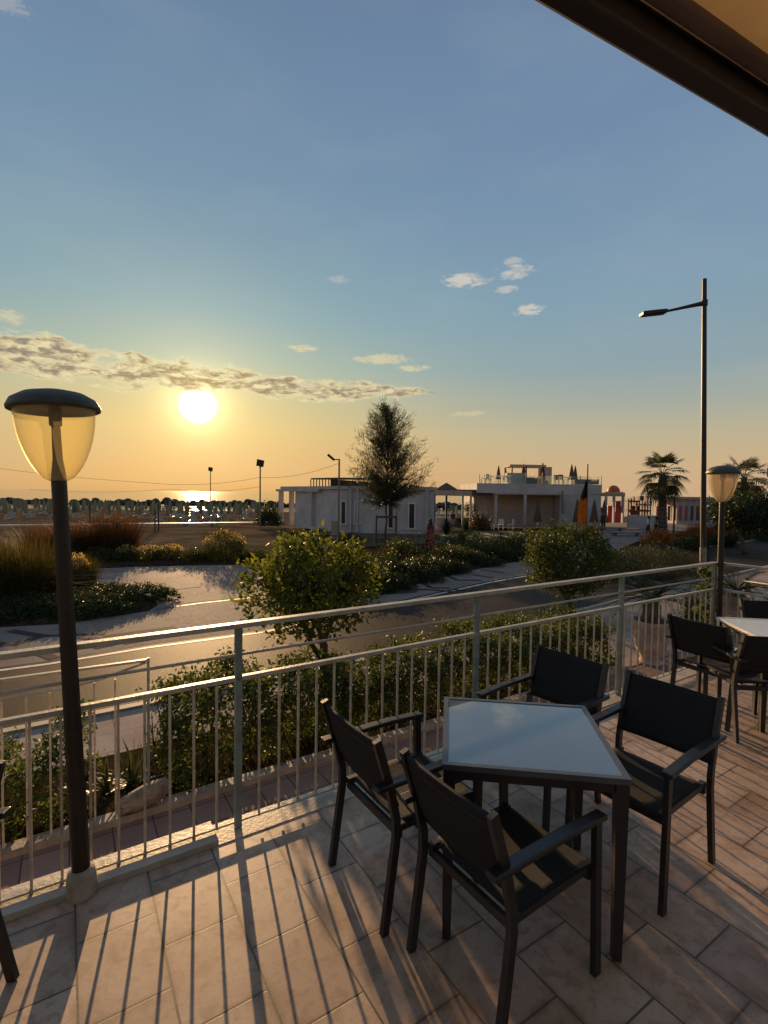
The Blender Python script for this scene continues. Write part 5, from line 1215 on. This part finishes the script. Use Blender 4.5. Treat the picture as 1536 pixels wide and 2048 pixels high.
for (x0, x1, y) in [(1255, 1278, 1001), (1278, 1304, 1008), (1257, 1300, 1020)]: m = MB(); px_box(m, x0, x1, y, y + 3, 54.2, 1.6); part('platform', m, MT['wood'] if y != 1008 else MT['beige_wall'], t)
m = MB(); px_box(m, 1259, 1277, 1012, 1030, 55.4, .2); part('side_panel', m, MT['pinkred'], t)
m = MB(); px_box(m, 1280, 1288, 992, 1001, 54.6, .5); part('tower_top', m, MT['wood'], t)
cbY = 58.0
t = thing('beach_cabins', 'long low grey white row of beach cabins with pinkish red doors', 'building', (aty(1380, 1040, cbY).x, cbY, S))
m = MB(); a, c = aty(1300, 1000, cbY).x, aty(1620, 1000, cbY).x; m.prism([(aty(1308, 1000, cbY + 5).x, cbY), (c, cbY), (c, cbY + 5), (aty(1308, 1000, cbY + 5).x, cbY + 5)], S - .7, aty(1400, 999, cbY).z); part('wall', m, MT['white_wall2'], t)
m = MB(); m.prism([(aty(1306, 1000, cbY).x, cbY - .3), (c, cbY - .3), (c, cbY + 5.2), (aty(1306, 1000, cbY).x, cbY + 5.2)], aty(1400, 998.9, cbY).z, aty(1400, 994, cbY).z); part('roof', m, MT['beige_wall'], t)
for i in range(8):
    px = 1312 + i * 11.5; m = MB(); px_box(m, px, px + 6, 1012, 1041, cbY - .06, .05); part('door', m, MT['pinkred'] if i in (0, 3, 4, 5) else MT['dark_wall'], t)
    m = MB(); px_box(m, px + 7.6, px + 9.4, 999.5, 1042, cbY - .25, .2); part('pilaster', m, MT['white_wall'], t)
p = aty(1347, 1070, 39); p.z = S; t = thing('lamp_post', 'thin dark lamp post just right of the fan palm trunk', 'lamp', p); m = MB(); m.tube([p, Vector((p.x, 39, aty(1347, 962, 39).z))], [.07, .05], 8); part('pole', m, MT['iron_grey'], t); m = MB(); m.bar(aty(1347, 984, 39), aty(1351, 984, 39) + Vector((.1, 0, 0)), .14, .16); m.lathe(aty(1347, 962, 39), [(.05, -.1), (.16, 0), (.13, .16), (.02, .2)], 10); part('lamp_head', m, MT['lamp_dark'], t)
# blue round sign at the right edge
sY = 17.0; p = aty(1548, 944, sY); b0 = Vector((p.x, sY, S)); t = thing('road_sign', 'round blue road sign cut off by the right edge', 'road sign', b0)
m = MB(); m.tube([b0, Vector((p.x, sY, p.z + .3))], .03, 8); part('pole', m, MT['grey'], t)
m = MB(); m.lathe((p.x, sY - .04, p.z), [(.30, 0), (.30, .018), (.28, .02)], 32, (0, -1, 0)); part('disc', m, MT['sign_blue'], t)
m = MB(); m.lathe((p.x, sY - .0605, p.z), [(.285, 0), (.285, .002), (.27, .0021), (.27, 0)], 32, (0, -1, 0), cap=False); part('rim', m, MT['white'], t)
# low slabs, benches on the yard
for (px, py, w, d, lb_) in [(1196, 1085, 1.3, .7, 'dark low bench slab on the paved yard below the flag'), (1252, 1072, 2.6, .7, 'long dark low bench slab on the paved yard'), (1222, 1062, 2.4, .7, 'long grey low bench slab near the club corner')]:
    p = at(px, py); m = MB(); m.box(p + Vector((0, 0, .28)), (w, d, .12), .1); m.box(p + Vector((-w * .35, 0, .11)), (.15, d * .7, .22), .1); m.box(p + Vector((w * .35, 0, .11)), (.15, d * .7, .22), .1); solo('low_bench', m, MT['grey'], lb_, 'bench', p, bevel=.02)

# ------------------------------------------------------------------ beach: parasols and loungers
m = MB(); m.tube([(0, 0, -.1), (0, 0, 2.3)], .03, 5); m.cur = 1
n = 10; P = []; F = []; prof = [(.20, .85), (.26, .95), (.28, 1.5), (.17, 2.1), (.03, 2.35)]
for (r, z) in prof:
    for k in range(n): a = 2 * math.pi * k / n; rr_ = r * (1.12 if k % 2 else .9); P.append((math.cos(a) * rr_, math.sin(a) * rr_, z))
for i in range(len(prof) - 1):
    for k in range(n): F.append((i * n + k, i * n + (k + 1) % n, (i + 1) * n + (k + 1) % n, (i + 1) * n + k))
F.append(tuple(range(n - 1, -1, -1))); m.add(P, F); me_bp = m.mesh('beach_parasol', [MT['white'], MT['beach_canvas']])
m = MB(); m.box((0, 0, .32), (.62, 1.2, .06)); m.box((0, .82, .50), (.62, .06, .62), ax=(Vector((1, 0, 0)), Vector((0, .8, -.6)), Vector((0, .6, .8))))
for x in (-.26, .26):
    for y in (-.5, .5): m.bar((x, y, -.1), (x, y, .29), .05, .05)
me_lg = m.mesh('beach_lounger', MT['lounger'])
def ground_z(y):
    for i in range(len(rows) - 1):
        if rows[i][0] <= y <= rows[i + 1][0]:
            q = (y - rows[i][0]) / (rows[i + 1][0] - rows[i][0]); return rows[i][1] + (rows[i + 1][1] - rows[i][1]) * q
    return S - 1.5
rng = random.Random(77); nb = nl = 0
for r in range(15):
    y = 58 + r * 4.6
    xs = []; x = -.80 * y
    while x < -.215 * y: xs.append(x); x += 2.7 + r * .10
    if 5 < r: 
        x = .10 * y
        while x < .215 * y: xs.append(x); x += 3.4
    for x in xs:
        if nb >= 285: break
        if rng.random() < .16: continue
        X, Yy = x + rng.uniform(-.7, .7), y + rng.uniform(-1.2, 1.2); o = link('beach_parasol', me_bp, None, (X, Yy, ground_z(Yy))); tag(o, 'closed grey green beach parasol in the rows on the sand', 'parasol', 'closed beach parasols in rows'); o.rotation_euler = (rng.uniform(-.03, .03), rng.uniform(-.03, .03), rng.uniform(0, 3)); s = rng.uniform(.84, 1.1); w_ = rng.uniform(.6, .95); o.scale = (s * w_, s * w_, s); nb += 1
        if nl < 130 and rng.random() < .55:
            o = link('beach_lounger', me_lg, None, (X + .75, Yy - .4, ground_z(Yy))); tag(o, 'white beach lounger among the closed parasols on the sand', 'sun lounger', 'white loungers among the beach parasols'); o.rotation_euler = (0, 0, rng.uniform(-.15, .15) + .2); nl += 1
for i, (px, py, pt) in enumerate([(317, 1062, 1008), (310, 1063, 1020), (180, 1060, 1002)]):
    p = at(px, py); a = aty(px, pt, p.y); m = MB(); m.tube([p, (p.x, p.y, a.z)], .05, 6); solo('fence_post', m, MT['wood_dark'], ['thin dark post at the back of the beach, taller of two', 'thin dark post at the back of the beach, shorter of two', 'thin dark post at the beach right of the near lamp post'][i], 'post', p)

# ------------------------------------------------------------------ people
def person(label, loc, rz, H, hair_mat, top_mat, low_mat, kind, arm=0.25, long_hair=True):
    t = thing('person', label, 'person', loc, None, rz); k = H / 1.7
    V = [(0, 0, .95), (0, 0, 1.12), (0, .01, 1.30), (0, 0, 1.44), (0, .005, 1.50), (0, .015, 1.58), (0, .01, 1.68)]; Rr = [.135, .115, .13, .10, .05, .085, .07]; E_ = [(i, i + 1) for i in range(6)]
    for s in (-1, 1):
        o = len(V); V += [(s * .17, 0, 1.40), (s * .22, -.01, 1.14), (s * .235, .05 + arm * .3, .92), (s * .235, .07 + arm * .34, .86)]; Rr += [.05, .04, .032, .03]; E_ += [(3, o), (o, o + 1), (o + 1, o + 2), (o + 2, o + 3)]
        for f in range(4):
            q = len(V); V += [(s * (.235 + .0), .05 + arm * .36 + .018 * f, .805), (s * .228, .055 + arm * .36 + .018 * f, .772 + .006 * abs(f - 1.5))]; Rr += [.009, .008]; E_ += [(o + 3, q), (q, q + 1)]
        q = len(V); V += [(s * .205, .10 + arm * .35, .84), (s * .20, .115 + arm * .35, .81)]; Rr += [.010, .009]; E_ += [(o + 3, q), (q, q + 1)]
        o = len(V); st = .10 * s; V += [(s * .095, 0, .90), (s * .10, st * .6 + .02, .50), (s * .10, st - .02, .09), (s * .105, st + .10, .03)]; Rr += [.085, .058, .038, .032]; E_ += [(0, o), (o, o + 1), (o + 1, o + 2), (o + 2, o + 3)]
    q = len(V); V += [(0, .105, 1.575)]; Rr += [.014]; E_ += [(5, q)]      # nose
    me = bpy.data.meshes.new('body'); me.from_pydata([tuple(c * k for c in v) for v in V], E_, []); me.materials.append(MT['skin']); o = link('body', me, t)
    md = o.modifiers.new('skin', 'SKIN'); sk = me.skin_vertices[0].data
    for i, r in enumerate(Rr): sk[i].radius = (r * k, r * k * (.78 if i in (1, 2, 3) else 1))
    sk[0].use_root = True; md.use_smooth_shade = True; o.modifiers.new('sub', 'SUBSURF').levels = 1
    def shell(name, prof, mat, yoff=0.0, fold=0.0, n=22):
        m = MB(); P = []; F = []
        for (rx, ry, z) in prof:
            for i in range(n): a = 2 * math.pi * i / n; f = 1 + fold * math.sin(a * 7 + z * 3); P.append((math.cos(a) * rx * f * k, (math.sin(a) * ry * f + yoff) * k, z * k))
        for i in range(len(prof) - 1):
            for j in range(n): F.append((i * n + j, i * n + (j + 1) % n, (i + 1) * n + (j + 1) % n, (i + 1) * n + j))
        m.add(P, F); link(name, m.mesh(name, mat, smooth='all'), t)
    shell('shirt', [(.15, .12, .93), (.155, .125, 1.0), (.15, .115, 1.12), (.175, .13, 1.3), (.185, .11, 1.40), (.11, .085, 1.45), (.06, .06, 1.475)], top_mat)
    if kind == 'dress': shell('skirt', [(.34, .30, .06), (.30, .26, .4), (.23, .20, .75), (.17, .14, .98), (.155, .127, 1.08)], low_mat, 0, .06)
    elif kind == 'shorts': shell('shorts', [(.19, .15, .52), (.18, .14, .75), (.165, .13, .98)], low_mat)
    else:
        shell('trousers', [(.165, .13, .72), (.165, .13, .99)], low_mat)
        for s in (-1, 1):
            m = MB(); m.tube([Vector((s * .095, 0, .9)) * k, Vector((s * .10, .06 * s + .02, .5)) * k, Vector((s * .10, .10 * s - .02, .07)) * k], [.105 * k, .08 * k, .062 * k], 12); link('trouser_leg', m.mesh('trouser_leg', low_mat, smooth=True), t)
    m = MB(); m.lathe((0, -.012 * k, 1.60 * k), [(.06 * k, -.13 * k if long_hair else -.05 * k), (.098 * k, -.03 * k), (.10 * k, .03 * k), (.085 * k, .09 * k), (.03 * k, .125 * k), (.002, .128 * k)], 14)
    if long_hair: m.lathe((0, -.07 * k, 1.36 * k), [(.02 * k, 0), (.08 * k, .05 * k), (.09 * k, .16 * k), (.05 * k, .26 * k)], 10)
    link('hair', m.mesh('hair', hair_mat, smooth='all'), t)
    return t
p = at(860, 1099); person('woman with dark hair in a long red patterned dress seen from behind', (p.x, p.y, S), R(15), 1.70, MT['hair'], MT['dress'], MT['dress'], 'dress', .1)
p = at(1296, 1071); person('person in white shirt and dark trousers walking left of the fan palm trunk', (p.x, p.y, S), R(80), 1.55, MT['hair'], MT['shirt_w'], MT['trousers'], 'trousers')
p = at(1311, 1070); person('person in lavender shirt and dark red shorts beside the one in white', (p.x, p.y, S), R(60), 1.50, MT['hair'], MT['shirt_l'], MT['shorts_red'], 'shorts')
p = at(1206, 1062); person('person in dark clothes standing by the right corner of the beach club', (p.x, p.y, S), R(160), 1.72, MT['hair'], MT['trousers'], MT['trousers'], 'trousers', long_hair=False)
p = aty(905, 1060, 42.5); person('person in dark top standing under the gazebo', (p.x, p.y, S), R(170), 1.68, MT['hair'], MT['trousers'], MT['shirt_l'], 'shorts', long_hair=False)
